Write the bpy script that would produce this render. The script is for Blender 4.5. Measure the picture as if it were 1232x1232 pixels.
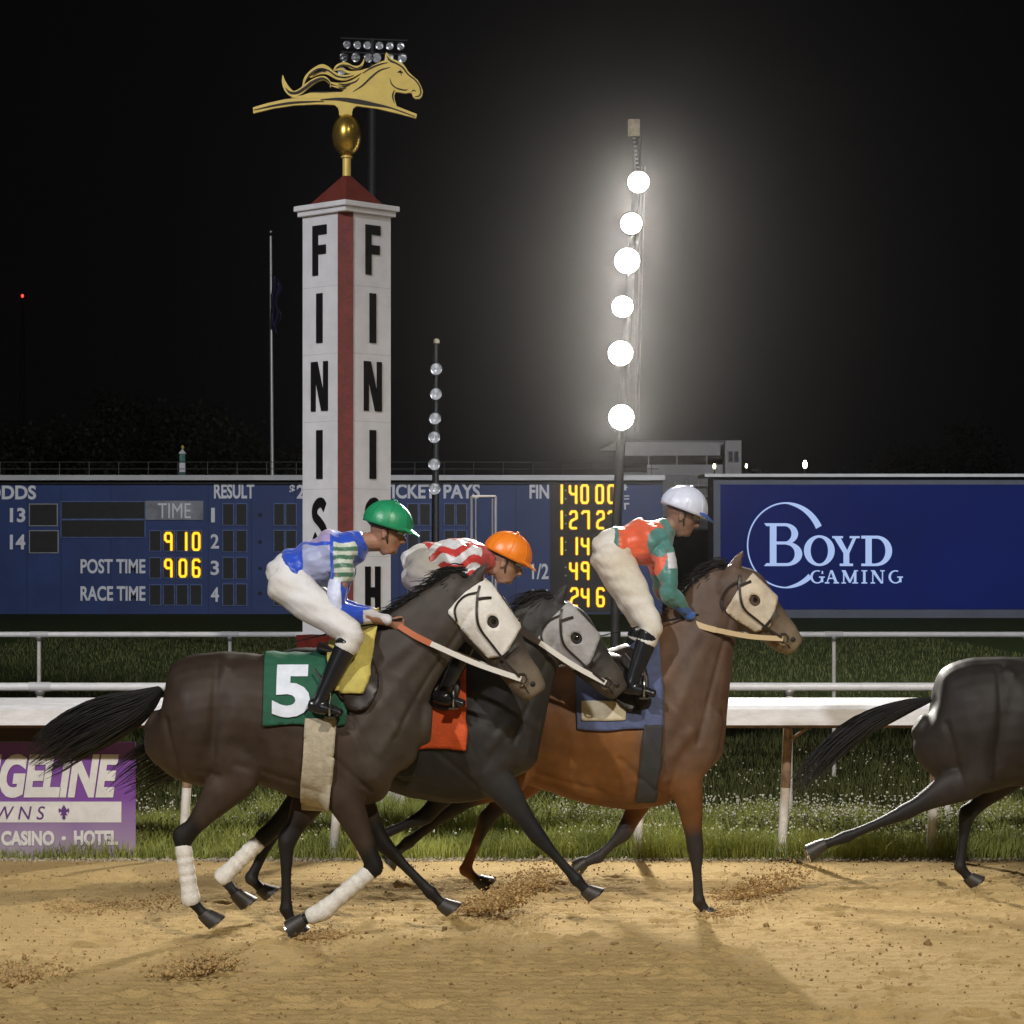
import bpy, bmesh, math, random
import numpy as np
from mathutils import Vector, Matrix
random.seed(7); rng = np.random.default_rng(7)
R = math.radians
sc = bpy.context.scene
for o in list(bpy.data.objects): bpy.data.objects.remove(o)
COL = sc.collection

# ------------------------------------------------------------------ camera, world, lights, exposure
FPX, CX, HY, CAMH = 2900.0, 503.5, 655.0, 2.2       # focal length and principal point in photograph pixels
cam = bpy.data.cameras.new('camera'); cam_o = bpy.data.objects.new('camera', cam); COL.objects.link(cam_o)
cam.sensor_width = 36; cam.lens = FPX / 1232 * 36
cam.shift_x = (616 - CX) / 1232; cam.shift_y = (HY - 616) / 1232
cam_o.location = (0, 0, CAMH); cam_o.rotation_euler = (R(90), 0, 0)
cam.clip_start = .1; cam.clip_end = 2000
sc.camera = cam_o
w = bpy.data.worlds.new('World'); sc.world = w; w.use_nodes = True
bgn = w.node_tree.nodes['Background']
bgn.inputs[0].default_value = (.0020, .0018, .0022, 1); bgn.inputs[1].default_value = 1.0
sc.view_settings.view_transform = 'Standard'; sc.view_settings.look = 'None'
sc.view_settings.exposure = 0; sc.view_settings.gamma = 1; sc.view_settings.use_curve_mapping = False
sc.cycles.volume_step_rate = 5; sc.cycles.volume_bounces = 0
sc.cycles.max_bounces = 6; sc.cycles.use_denoising = True

def lamp(name, loc, target, energy, size_deg, color, radius, blend=.6, kind='SPOT'):
    l = bpy.data.lights.new(name, kind); l.energy = energy; l.color = color; l.shadow_soft_size = radius
    if kind == 'SPOT': l.spot_size = R(size_deg); l.spot_blend = blend
    o = bpy.data.objects.new(name, l); COL.objects.link(o); o.location = loc
    d = Vector(target) - Vector(loc); o.rotation_euler = d.to_track_quat('-Z', 'Y').to_euler()
    return o
BANK_A = Vector((9, -12, 21)); BANK_B = Vector((-15, -10, 20)); ADDED_BANK = Vector((22, 6, 24))
lamp('floodlight_beam', BANK_A, (1.5, 12.4, 0), 26500, 33, (1, .93, .81), .45, 1)
lamp('floodlight_beam', BANK_B, (0, 19, 3.5), 27000, 42, (.97, .97, 1), .5, 1)
lamp('floodlight_beam', ADDED_BANK, (2, 80, 2), 95000, 60, (.96, .97, 1), .6, .6)  # added unseen light that brightens the boards and far building

def at(px, py, d): return Vector(((px - CX) * d / FPX, d, CAMH - (py - HY) * d / FPX))

# ------------------------------------------------------------------ materials
def nodes(m):
    m.use_nodes = True; nt = m.node_tree; return nt, nt.nodes['Principled BSDF']
MATS = {}
def mat(name, col, rough=.6, metal=0, vary=0., scale=20., bump=0., bscale=60., stretch=(1,1,1), spec=None, col2=None, coat=0):
    if name in MATS: return MATS[name]
    m = bpy.data.materials.new(name); nt, b = nodes(m); N = nt.nodes; L = nt.links
    b.inputs['Base Color'].default_value = (*col, 1); b.inputs['Roughness'].default_value = rough; b.inputs['Metallic'].default_value = metal
    if spec is not None: b.inputs['Specular IOR Level'].default_value = spec
    if coat: b.inputs['Coat Weight'].default_value = coat; b.inputs['Coat Roughness'].default_value = .15
    tc = N.new('ShaderNodeTexCoord'); mp = N.new('ShaderNodeMapping'); mp.inputs['Scale'].default_value = stretch
    L.new(tc.outputs['Object'], mp.inputs[0])
    if vary or col2:
        n = N.new('ShaderNodeTexNoise'); n.inputs['Scale'].default_value = scale; n.inputs['Detail'].default_value = 6; n.inputs['Roughness'].default_value = .65
        L.new(mp.outputs[0], n.inputs['Vector'])
        r = N.new('ShaderNodeMapRange'); r.inputs[1].default_value = .35; r.inputs[2].default_value = .65
        L.new(n.outputs['Fac'], r.inputs[0])
        mx = N.new('ShaderNodeMix'); mx.data_type = 'RGBA'
        c2 = col2 or tuple(c * (1 - vary) for c in col); c1 = col if col2 else tuple(min(1, c * (1 + vary)) for c in col)
        mx.inputs[6].default_value = (*c1, 1); mx.inputs[7].default_value = (*c2, 1)
        L.new(r.outputs[0], mx.inputs[0]); L.new(mx.outputs[2], b.inputs['Base Color'])
    if bump:
        n2 = N.new('ShaderNodeTexNoise'); n2.inputs['Scale'].default_value = bscale; n2.inputs['Detail'].default_value = 5
        L.new(mp.outputs[0], n2.inputs['Vector'])
        bp = N.new('ShaderNodeBump'); bp.inputs['Strength'].default_value = bump; bp.inputs['Distance'].default_value = .01
        L.new(n2.outputs['Fac'], bp.inputs['Height']); L.new(bp.outputs[0], b.inputs['Normal'])
    MATS[name] = m; return m
def vmat(name, rough=.6, spec=.5, vary=.2, scale=30., bump=.2, bscale=80., stretch=(1,1,1), sheen=0):
    """colour from the mesh attribute 'tint' (coat or cloth patches) with fine grain"""
    if name in MATS: return MATS[name]
    m = bpy.data.materials.new(name); nt, b = nodes(m); N = nt.nodes; L = nt.links
    b.inputs['Roughness'].default_value = rough; b.inputs['Specular IOR Level'].default_value = spec
    b.inputs['Sheen Weight'].default_value = sheen
    a = N.new('ShaderNodeAttribute'); a.attribute_name = 'tint'
    tc = N.new('ShaderNodeTexCoord'); mp = N.new('ShaderNodeMapping'); mp.inputs['Scale'].default_value = stretch
    L.new(tc.outputs['Object'], mp.inputs[0])
    n = N.new('ShaderNodeTexNoise'); n.inputs['Scale'].default_value = scale; n.inputs['Detail'].default_value = 5
    L.new(mp.outputs[0], n.inputs['Vector'])
    r = N.new('ShaderNodeMapRange'); r.inputs[1].default_value = .3; r.inputs[2].default_value = .7
    r.inputs[3].default_value = 1 - vary; r.inputs[4].default_value = 1 + vary
    L.new(n.outputs['Fac'], r.inputs[0])
    vm = N.new('ShaderNodeVectorMath'); vm.operation = 'SCALE'
    L.new(a.outputs['Color'], vm.inputs[0]); L.new(r.outputs[0], vm.inputs['Scale']); L.new(vm.outputs[0], b.inputs['Base Color'])
    if bump:
        n2 = N.new('ShaderNodeTexNoise'); n2.inputs['Scale'].default_value = bscale; n2.inputs['Detail'].default_value = 4
        L.new(mp.outputs[0], n2.inputs['Vector'])
        bp = N.new('ShaderNodeBump'); bp.inputs['Strength'].default_value = bump; bp.inputs['Distance'].default_value = .008
        L.new(n2.outputs['Fac'], bp.inputs['Height']); L.new(bp.outputs[0], b.inputs['Normal'])
    MATS[name] = m; return m
def emit(name, col, s, base=(0,0,0)):
    if name in MATS: return MATS[name]
    m = bpy.data.materials.new(name); nt, b = nodes(m)
    b.inputs['Base Color'].default_value = (*base, 1); b.inputs['Emission Color'].default_value = (*col, 1)
    b.inputs['Emission Strength'].default_value = s; b.inputs['Roughness'].default_value = .4
    MATS[name] = m; return m

WHITE = mat('white_paint', (.74, .74, .78), .45, vary=.07, scale=5, bump=.08, bscale=30)
RAILW = mat('rail_white', (.72, .72, .74), .32, vary=.10, scale=25, bump=.15, bscale=90, stretch=(.3,1,1))
GALV = mat('galvanised_steel', (.42, .42, .42), .38, .75, vary=.15, scale=12)
DARKM = mat('dark_metal', (.02, .02, .021), .5, .4, vary=.3)
BLACKP = mat('black_paint', (.006, .006, .007), .85, spec=.1)
REDP = mat('dark_red_paint', (.13, .013, .008), .6, vary=.25, scale=14, bump=.25, bscale=40)
REDROOF = mat('dark_red_roofing', (.13, .018, .012), .6, vary=.3, scale=9, bump=.5, bscale=50, col2=(.17,.03,.02))
GOLD = mat('gold_paint', (.78, .59, .15), .42, .2, vary=.08, scale=9, bump=.1, bscale=70)
GOLDM = mat('gold_metal', (.50, .34, .06), .27, .85, vary=.12, scale=7)
BOARDB = mat('board_blue', (.018, .042, .155), .55, vary=.14, scale=.8, bump=.05)
PANELD = mat('panel_black', (.012, .011, .010), .6, vary=.3, scale=5)
LETTER = mat('letter_grey_white', (.74, .75, .80), .6, vary=.06, scale=3)
EDGEB = mat('edge_light_blue', (.10, .15, .32), .5, vary=.3, scale=6)
EDGEW = mat('edge_grey', (.33, .33, .34), .5, vary=.2, scale=3)
AMBER = emit('amber_lamps', (1.0, .62, .02), 1.6)
AMBERO = emit('amber_fringe', (1.0, .25, .0), .55)

# ------------------------------------------------------------------ mesh helpers
def link(name, me, m=None, parent=None):
    o = bpy.data.objects.new(name, me); COL.objects.link(o)
    if m is not None and len(me.materials) == 0: me.materials.append(m)
    if parent is not None: o.parent = parent
    return o
def tag(o, label=None, cat=None, group=None, kind=None):
    if label: o['label'] = label
    if cat: o['category'] = cat
    if group: o['group'] = group
    if kind: o['kind'] = kind
    return o
def thing(name, label, cat, group=None, loc=(0,0,0)):
    o = bpy.data.objects.new(name, None); COL.objects.link(o); o.empty_display_size = .2
    o.location = loc; return tag(o, label, cat, group)
class MB:
    def __init__(s): s.v = []; s.f = []; s.org = Vector((0,0,0))
    def add(s, vs, fs):
        n = len(s.v); s.v += [tuple(v) for v in vs]; s.f += [tuple(i + n for i in f) for f in fs]; return s
    def box(s, a, b, rot=0, c=None):
        (x0,y0,z0),(x1,y1,z1) = a, b
        vs = [Vector(p) for p in ((x0,y0,z0),(x1,y0,z0),(x1,y1,z0),(x0,y1,z0),(x0,y0,z1),(x1,y0,z1),(x1,y1,z1),(x0,y1,z1))]
        if rot: 
            M = Matrix.Rotation(rot, 3, 'Z'); c = Vector(c); vs = [M @ (v - c) + c for v in vs]
        return s.add(vs, [(0,3,2,1),(4,5,6,7),(0,1,5,4),(1,2,6,5),(2,3,7,6),(3,0,4,7)])
    def pbox(s, px0, py0, px1, py1, d, t):      # a box given by its picture rectangle at distance d, thickness t behind
        a = at(px0, py1, d); b = at(px1, py0, d); return s.box((a.x, d, a.z), (b.x, d + t, b.z))
    def tube(s, pts, r, n=10, cap=True):
        pts = [Vector(p) for p in pts]; rs = r if isinstance(r, (list, tuple)) else [r] * len(pts)
        vs = []; fs = []
        for i, p in enumerate(pts):
            t = (pts[min(i+1, len(pts)-1)] - pts[max(i-1, 0)]).normalized()
            up = Vector((0,1,0)) if abs(t.y) < .9 else Vector((1,0,0))
            a = t.cross(up).normalized(); b = t.cross(a)
            for k in range(n):
                q = 2 * math.pi * k / n; vs.append(p + (a * math.cos(q) + b * math.sin(q)) * rs[i])
        for i in range(len(pts) - 1):
            for k in range(n):
                fs.append((i*n+k, i*n+(k+1)%n, (i+1)*n+(k+1)%n, (i+1)*n+k))
        if cap: fs.append(tuple(range(n))[::-1]); fs.append(tuple((len(pts)-1)*n + k for k in range(n)))
        return s.add(vs, fs)
    def prism(s, poly, d0, d1):                 # polygon of (x,z) world points, between y=d0 and d1
        n = len(poly); vs = [(p[0], d0, p[1]) for p in poly] + [(p[0], d1, p[1]) for p in poly]
        return s.add(vs, [tuple(range(n)), tuple(range(n, 2*n))[::-1]] + [(i, i+n, (i+1)%n+n, (i+1)%n) for i in range(n)])
    def lathe(s, prof, c, n=24, axis='Z'):
        vs = []; fs = []
        for (r, h) in prof:
            for k in range(n):
                q = 2*math.pi*k/n
                if axis == 'Z': vs.append((c[0]+r*math.cos(q), c[1]+r*math.sin(q), c[2]+h))
                else: vs.append((c[0]+r*math.cos(q), c[1]+h, c[2]+r*math.sin(q)))
        for i in range(len(prof)-1):
            for k in range(n): fs.append((i*n+k, i*n+(k+1)%n, (i+1)*n+(k+1)%n, (i+1)*n+k))
        fs.append(tuple(range(n))[::-1]); fs.append(tuple((len(prof)-1)*n+k for k in range(n)))
        return s.add(vs, fs)
    def mesh(s, name='m', smooth=False, bevel=0):
        me = bpy.data.meshes.new(name); me.from_pydata(s.v, [], s.f); me.update()
        bm = bmesh.new(); bm.from_mesh(me); bmesh.ops.recalc_face_normals(bm, faces=bm.faces)
        if bevel: bmesh.ops.bevel(bm, geom=[e for e in bm.edges if len(e.link_faces)==2 and e.calc_face_angle(0) > .6], offset=bevel, segments=2, affect='EDGES', clamp_overlap=True)
        bm.to_mesh(me); bm.free()
        if smooth:
            me.polygons.foreach_set('use_smooth', [True]*len(me.polygons))
            try: me.set_sharp_from_angle(angle=R(40))
            except Exception: pass
        return me
    def build(s, name, m, parent=None, smooth=False, bevel=0): return link(name, s.mesh(name, smooth, bevel), m, parent)

def text_mesh(txt, rect, d, m, name='lettering', parent=None, bold=.02, t=.02, shear=0, origin=None):
    """builtin sans letters fitted to the rectangle (px0, py0, px1, py1) at distance d"""
    cu = bpy.data.curves.new(name, 'FONT'); cu.body = txt; cu.size = 1; cu.extrude = .5; cu.offset = bold; cu.shear = shear
    cu.resolution_u = 4
    ob = bpy.data.objects.new('tmp', cu); COL.objects.link(ob); bpy.context.view_layer.update()
    me = bpy.data.meshes.new_from_object(ob.evaluated_get(bpy.context.evaluated_depsgraph_get()))
    bpy.data.objects.remove(ob); bpy.data.curves.remove(cu)
    n = len(me.vertices); co = np.empty(n*3); me.vertices.foreach_get('co', co); co = co.reshape(-1, 3)
    mn = co.min(0); mx = co.max(0); u = (co - mn) / np.maximum(mx - mn, 1e-9)
    a = at(rect[0], rect[3], d); b = at(rect[2], rect[1], d)
    out = np.stack([a.x + u[:,0]*(b.x-a.x), d - t*u[:,2] , a.z + u[:,1]*(b.z-a.z)], 1)
    me.vertices.foreach_set('co', out.ravel()); me.update(); me.materials.clear()
    return link(name, me, m, parent)

def smooth_curve(P, k=6):
    """Catmull-Rom through rows of P"""
    P = np.asarray(P, float); n = len(P)
    if n < 3: return P
    Q = np.vstack([2*P[0]-P[1], P, 2*P[-1]-P[-2]]); out = []
    for i in range(1, n):
        p0, p1, p2, p3 = Q[i-1], Q[i], Q[i+1], Q[i+2]
        for j in range(k):
            t = j / k
            out.append(.5*((2*p1)+(-p0+p2)*t+(2*p0-5*p1+4*p2-p3)*t*t+(-p0+3*p1-3*p2+p3)*t**3))
    out.append(P[-1]); return np.array(out)
def loft(mb, st, k=4, n=18, square=0):
    """st rows: x,y,z, ra (in the picture plane, across the limb), rb (in depth). Closed, rounded ends."""
    S = smooth_curve(st, k); S[:,3:] = np.maximum(S[:,3:], .003)
    pts = [Vector(r[:3]) for r in S]; t0 = (pts[1]-pts[0]).normalized(); t1 = (pts[-1]-pts[-2]).normalized()
    rows = []
    def ring(p, t, a, b):
        yv = Vector((0,1,0)); yv = yv - t*yv.dot(t)
        yv = yv.normalized() if yv.length > .2 else Vector((0,0,1)); nv = t.cross(yv).normalized()
        r = []
        for q in range(n):
            th = 2*math.pi*q/n; c, s_ = math.cos(th), math.sin(th)
            r.append(p + nv*(a*c) + yv*(b*s_))
        return r
    for f in (.35, .75): rows.append(ring(pts[0] - t0*S[0,3]*.7*(1-f), t0, S[0,3]*math.sqrt(1-(1-f)**2), S[0,4]*math.sqrt(1-(1-f)**2)))
    for i, p in enumerate(pts):
        t = (pts[min(i+1,len(pts)-1)] - pts[max(i-1,0)]).normalized(); rows.append(ring(p, t, S[i,3], S[i,4]))
    for f in (.75, .35): rows.append(ring(pts[-1] + t1*S[-1,3]*.7*(1-f), t1, S[-1,3]*math.sqrt(1-(1-f)**2), S[-1,4]*math.sqrt(1-(1-f)**2)))
    vs = [v for r in rows for v in r]; fs = []
    for i in range(len(rows)-1):
        for q in range(n): fs.append((i*n+q, i*n+(q+1)%n, (i+1)*n+(q+1)%n, (i+1)*n+q))
    fs.append(tuple(range(n))[::-1]); fs.append(tuple((len(rows)-1)*n+q for q in range(n)))
    mb.add(vs, fs)
def remesh(mb, voxel, smooth_it=4, fac=.5):
    me = mb.mesh('tmp'); ob = bpy.data.objects.new('tmp', me); COL.objects.link(ob)
    r = ob.modifiers.new('r', 'REMESH'); r.mode = 'VOXEL'; r.voxel_size = voxel; r.use_smooth_shade = True
    if smooth_it:
        s = ob.modifiers.new('s', 'SMOOTH'); s.iterations = smooth_it; s.factor = fac
    bpy.context.view_layer.update()
    out = bpy.data.meshes.new_from_object(ob.evaluated_get(bpy.context.evaluated_depsgraph_get()))
    bpy.data.objects.remove(ob); bpy.data.meshes.remove(me)
    out.polygons.foreach_set('use_smooth', [True]*len(out.polygons)); return out
def coords(me):
    co = np.empty(len(me.vertices)*3); me.vertices.foreach_get('co', co); return co.reshape(-1,3)
def setco(me, co): me.vertices.foreach_set('co', co.ravel()); me.update()
def tint(me, rgb):
    a = me.color_attributes.new('tint', 'FLOAT_COLOR', 'POINT'); c = np.ones((len(me.vertices), 4)); c[:, :3] = rgb
    a.data.foreach_set('color', c.ravel())
def vnoise(P, scale, seed=0, octs=3):
    """cheap smooth 3D value noise, about -1..1"""
    P = np.asarray(P, float) * scale; tot = np.zeros(len(P)); amp = 1
    for o in range(octs):
        Q = P * 2**o + 31.7*o + seed*13.1; i = np.floor(Q).astype(np.int64); f = Q - i; f = f*f*(3-2*f)
        v = 0
        for dx in (0,1):
            for dy in (0,1):
                for dz in (0,1):
                    h = (i[:,0]+dx)*374761393 + (i[:,1]+dy)*668265263 + (i[:,2]+dz)*2147483647 + seed*97
                    h = (h ^ (h >> 13)) * 1274126177; h = (h ^ (h >> 16)) & 0xffff
                    wgt = (f[:,0] if dx else 1-f[:,0])*(f[:,1] if dy else 1-f[:,1])*(f[:,2] if dz else 1-f[:,2])
                    v = v + wgt * (h/32767.5 - 1)
        tot += amp*v; amp *= .5
    return tot
def tri_mesh(name, verts, faces3):
    me = bpy.data.meshes.new(name); nv, nf = len(verts), len(faces3)
    me.vertices.add(nv); me.vertices.foreach_set('co', np.asarray(verts, dtype=np.float32).ravel())
    k = faces3.shape[1]
    me.loops.add(nf*k); me.loops.foreach_set('vertex_index', faces3.astype(np.int32).ravel())
    me.polygons.add(nf); me.polygons.foreach_set('loop_start', np.arange(nf, dtype=np.int32)*k)
    me.update(calc_edges=True); me.validate(); return me
# ================================================================== THE SETTING
EDGE = 16.72            # distance at which the dirt ends and the infield grass starts
# ---- dirt track
def dirt_material(name):
    m = bpy.data.materials.new(name); nt, b = nodes(m); N = nt.nodes; L = nt.links
    b.inputs['Roughness'].default_value = .95; b.inputs['Specular IOR Level'].default_value = .15
    tc = N.new('ShaderNodeTexCoord')
    def noise(scale, det, st=(1,1,1)):
        mp = N.new('ShaderNodeMapping'); mp.inputs['Scale'].default_value = st; L.new(tc.outputs['Object'], mp.inputs[0])
        n = N.new('ShaderNodeTexNoise'); n.inputs['Scale'].default_value = scale; n.inputs['Detail'].default_value = det; L.new(mp.outputs[0], n.inputs['Vector']); return n
    big = noise(.7, 4); mid = noise(9, 6, (.35,1,1)); fine = noise(70, 5)
    def ramp(n, a, bb):
        r = N.new('ShaderNodeMapRange'); r.inputs[1].default_value = a; r.inputs[2].default_value = bb; L.new(n.outputs['Fac'], r.inputs[0]); return r
    def mix(f, c1, c2):
        x = N.new('ShaderNodeMix'); x.data_type = 'RGBA'; L.new(f.outputs[0], x.inputs[0])
        for i, c in ((6, c1), (7, c2)):
            if isinstance(c, tuple): x.inputs[i].default_value = (*c, 1)
            else: L.new(c.outputs[2], x.inputs[i])
        return x
    a = mix(ramp(mid, .35, .68), (.46, .325, .142), (.37, .258, .108))
    c = mix(ramp(big, .42, .62), a, (.41, .29, .125))
    e = mix(ramp(fine, .60, .72), c, (.28, .19, .09))
    L.new(e.outputs[2], b.inputs['Base Color'])
    bp = N.new('ShaderNodeBump'); bp.inputs['Strength'].default_value = .8; bp.inputs['Distance'].default_value = .012
    L.new(fine.outputs['Fac'], bp.inputs['Height']); L.new(bp.outputs[0], b.inputs['Normal'])
    return m
DIRT = dirt_material('track_dirt')
sp = .0155; xs = np.arange(-5, 6.2, sp); ys = np.arange(9.0, EDGE + .001, sp)
X, Y = np.meshgrid(xs, ys); P = np.stack([X.ravel(), Y.ravel(), np.zeros(X.size)], 1)
Z = .004*vnoise(P, 2, 1) + .005*vnoise(P*np.array([.5,1,1]), 13, 2, 2) + .017*np.maximum(0, vnoise(P*np.array([.75,1,1]), 24, 3, 2)-.22)
Z += .0042*vnoise(P*np.array([.7,1,1]), 40, 4, 1) + .004*np.sin(P[:,1]*2*math.pi/.11 + 1.2*vnoise(P, 1.1, 9, 1))          # harrow lines
for hx, hy in rng.uniform((-4.5, 10), (5.8, 16.2), (170, 2)):                 # hoof prints
    q = ((P[:,0]-hx)/.085)**2 + ((P[:,1]-hy)/.07)**2
    Z += -.028*np.exp(-q*1.2) + .016*np.exp(-(np.sqrt(q)-1.5)**2*6)
smoothband = np.clip((P[:,1]-(EDGE-.75))/.18, 0, 1); Z = Z*(1-.8*smoothband) + .01*smoothband
P[:,2] = Z
nx, ny = len(xs), len(ys); idx = np.arange(nx*ny).reshape(ny, nx)
F = np.stack([idx[:-1,:-1], idx[:-1,1:], idx[1:,1:], idx[1:,:-1]], -1).reshape(-1, 4)
me = tri_mesh('track', P, F); me.polygons.foreach_set('use_smooth', [True]*len(me.polygons))
tag(link('dirt_track', me, DIRT), kind='structure')
tag(MB().box((-200,-60,-.25),(200,EDGE+.02,-.05)).build('ground', DIRT), kind='structure')
def ground_z(x, y):
    i = int(np.clip((y-9)/sp, 0, ny-1)); j = int(np.clip((x+5)/sp, 0, nx-1)); return float(Z.reshape(ny,nx)[i,j])
# ---- infield turf
TURF = mat('turf', (.030, .046, .010), .95, vary=.3, scale=2.5, bump=.6, bscale=90, spec=.1, col2=(.020,.026,.008))
tag(MB().box((-400,EDGE,-.3),(400,600,.004)).build('infield_ground', TURF), kind='structure')
# pale gravel edge
SAND = mat('edge_gravel', (.38,.32,.23), .95, vary=.3, scale=60, bump=.5)
V=[];Fc=[];oct_v=np.array([(1,0,0),(-1,0,0),(0,1,0),(0,-1,0),(0,0,1),(0,0,-1)],float)
oct_f=np.array([(0,2,4),(2,1,4),(1,3,4),(3,0,4),(2,0,5),(1,2,5),(3,1,5),(0,3,5)])
def blobs(cent, size, seed=0):
    """many small irregular lumps as one triangle mesh"""
    g = np.random.default_rng(seed); n = len(cent); size = np.asarray(size)
    j = g.uniform(.6, 1.35, (n,6,1)); vv = oct_v[None]*j*size[:,None,None]*g.uniform(.7,1.3,(n,1,3))
    th = g.uniform(0,6.28,n); c,s = np.cos(th)[:,None], np.sin(th)[:,None]
    x = vv[...,0]*c - vv[...,2]*s; z = vv[...,0]*s + vv[...,2]*c; vv[...,0]=x; vv[...,2]=z
    vv = vv + np.asarray(cent)[:,None,:]
    ff = oct_f[None] + (np.arange(n)*6)[:,None,None]
    return vv.reshape(-1,3), ff.reshape(-1,3)
n = 3800; c = np.stack([rng.uniform(-5,6,n), EDGE + rng.normal(0,.05,n), rng.uniform(0,.018,n)],1)
v,f = blobs(c, rng.uniform(.006,.019,n), 3); tag(link('edge_gravel', tri_mesh('edge_gravel', v, f), SAND), label='pale gravel scattered along the edge between dirt and grass', kind='stuff')
# loose clods lying on the track
n = 7000; cx = rng.uniform(-4.5,5.8,n); cy = rng.uniform(9.5,16.5,n)
iz = np.clip(((cy-9)/sp).astype(int),0,ny-1); ix = np.clip(((cx+5)/sp).astype(int),0,nx-1)
c = np.stack([cx,cy,Z.reshape(ny,nx)[iz,ix]+.004],1)
CLOD = mat('dirt_clod', (.27,.175,.075), .95, vary=.35, scale=25, spec=.1)
v,f = blobs(c, rng.gamma(1.5,.0020,n)+.0018, 5); tag(link('loose_dirt', tri_mesh('loose_dirt', v, f), CLOD), label='small clods of loose dirt strewn over the track', kind='stuff')
# thrown dirt in the air behind the hooves
CLOD2 = mat('flying_dirt', (.40,.27,.12), .95, vary=.3, scale=25, spec=.1)
def spray(x0, y0, x1, y1, d, n, up, label, seed, smax=.016):
    n = int(n*2.6); smax *= .62; g = np.random.default_rng(seed); t = g.beta(1.3,2.2,n)
    px = x0 + (x1-x0)*t + g.normal(0,14,n); py = y0 + (y1-y0)*t**1.3 - np.abs(g.normal(0,up,n))*(.25+t)
    d_ = d + g.normal(0,.18,n); cc = np.stack([(px-CX)*d_/FPX, d_, CAMH-(py-HY)*d_/FPX],1)
    cc[:,2] = np.maximum(cc[:,2], .01)
    v,f = blobs(cc, g.gamma(1.5,smax/4.2,n)+.0015, seed); tag(link('dirt_spray', tri_mesh('dirt_spray', v, f), CLOD2), label=label, kind='stuff')
spray(570,1098,672,1050,14.25,1500,12,'clods of dirt thrown up behind the middle horse',11)
spray(205,1178,282,1158,12.4,420,9,'clods of dirt hanging in the air below the nearest horse',12,.022)
spray(0,1188,75,1168,12.3,260,7,'low flying dirt at the left edge of the track',13,.02)
spray(868,1085,985,1050,15,750,14,'dirt kicked up behind the hoof of the horse at the right',14)
spray(60,1120,250,1080,14.6,420,16,'sparse dirt flying behind the nearest horse',15,.014)
spray(370,1130,420,1122,13.4,300,5,'dirt pushed out by the planted black hoof',16,.012)
spray(855,1104,885,1098,14.25,240,5,'dirt pushed out by the front hoof of the leading horse',17,.012)
# ---- grass blades and clover
def blades(xr, yr, n, hmin, hmax, seed, dens=None):
    g = np.random.default_rng(seed); x = g.uniform(*xr, n); y = yr[0] + (yr[1]-yr[0])*g.power(.75,n)
    if dens is not None:
        keep = g.uniform(0,1,n) < dens(x,y); x, y = x[keep], y[keep]; n = len(x)
    cl = vnoise(np.stack([x,y,np.zeros(n)],1), 1.5, seed, 2)
    h = g.uniform(hmin,hmax,n)*(1+.45*cl); a = g.uniform(0,6.28,n); wd = g.uniform(.002,.005,n)
    lean = g.normal(0,.35,(n,2))*h[:,None]
    b = np.stack([x,y,np.zeros(n)],1); dx = np.stack([np.cos(a)*wd,np.sin(a)*wd,np.zeros(n)],1)
    m_ = b + np.stack([lean[:,0]*.35,lean[:,1]*.35,h*.6],1); t = b + np.stack([lean[:,0],lean[:,1],h],1)
    V = np.stack([b-dx,b+dx,m_+dx*.7,m_-dx*.7,t],1).reshape(-1,3); o = (np.arange(n)*5)[:,None]
    T = np.concatenate([o+np.array([[0,1,2]]), o+np.array([[0,2,3]]), o+np.array([[3,2,4]])],0)
    return V, T
GR1 = mat('grass_blade', (.34,.36,.085), .6, vary=.45, scale=3, spec=.3, col2=(.15,.18,.04))
GR2 = mat('grass_blade_dark', (.095,.10,.032), .7, vary=.4, scale=3, spec=.2)
V,T = blades((-4,6.3),(EDGE,19.2),66000,.06,.20,21); tag(link('grass_verge', tri_mesh('grass_verge',V,T), GR1), label='bright grass along the edge of the track under the rail', kind='stuff')
V,T = blades((-5,7.5),(18.3,27),60000,.03,.10,22); tag(link('infield_grass', tri_mesh('infield_grass',V,T), GR2), label='darker mown infield grass behind the white rails', kind='stuff')
V,T = blades((-1.2,1.2),(17.8,19.1),5200,.16,.36,23, lambda x,y: np.where(np.abs(x+.3)<1.1,.9,.25)); tag(link('tall_grass', tri_mesh('tall_grass',V,T), GR1), label='long unmown grass round the foot of the striped finish post', kind='stuff')
V,T = blades((-9,12),(27,60),60000,.05,.10,24); tag(link('far_infield_grass', tri_mesh('far_infield_grass',V,T), GR2), label='distant dark infield grass in front of the blue boards', kind='stuff')
CLV = mat('clover_flower', (.62,.58,.47), .9, vary=.2, scale=30)
def clover(n, seed, xr, yr, dens):
    g = np.random.default_rng(seed); x = g.uniform(*xr,n); y = g.uniform(*yr,n)
    k = g.uniform(0,1,n) < dens(x,y)*np.clip(.5+.8*vnoise(np.stack([x,y,np.zeros(n)],1),1.3,seed,2),0,1); x,y = x[k],y[k]
    return np.stack([x,y,g.uniform(.08,.19,len(x))],1)
dn = lambda x,y: np.where(x>1.0, 1, np.where(x<-.7,.85,.22))
c = np.vstack([clover(14000,31,(-4,6.3),(17.1,19.6),dn), clover(2500,33,(-4,6.3),(19.6,24),lambda x,y: np.full(len(x),.5))])
v,f = blobs(c, rng.uniform(.005,.0115,len(c)), 32); tag(link('clover_flowers', tri_mesh('clover_flowers', v, f), CLV), label='white clover in flower among the grass behind the rail', kind='stuff')
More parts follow.
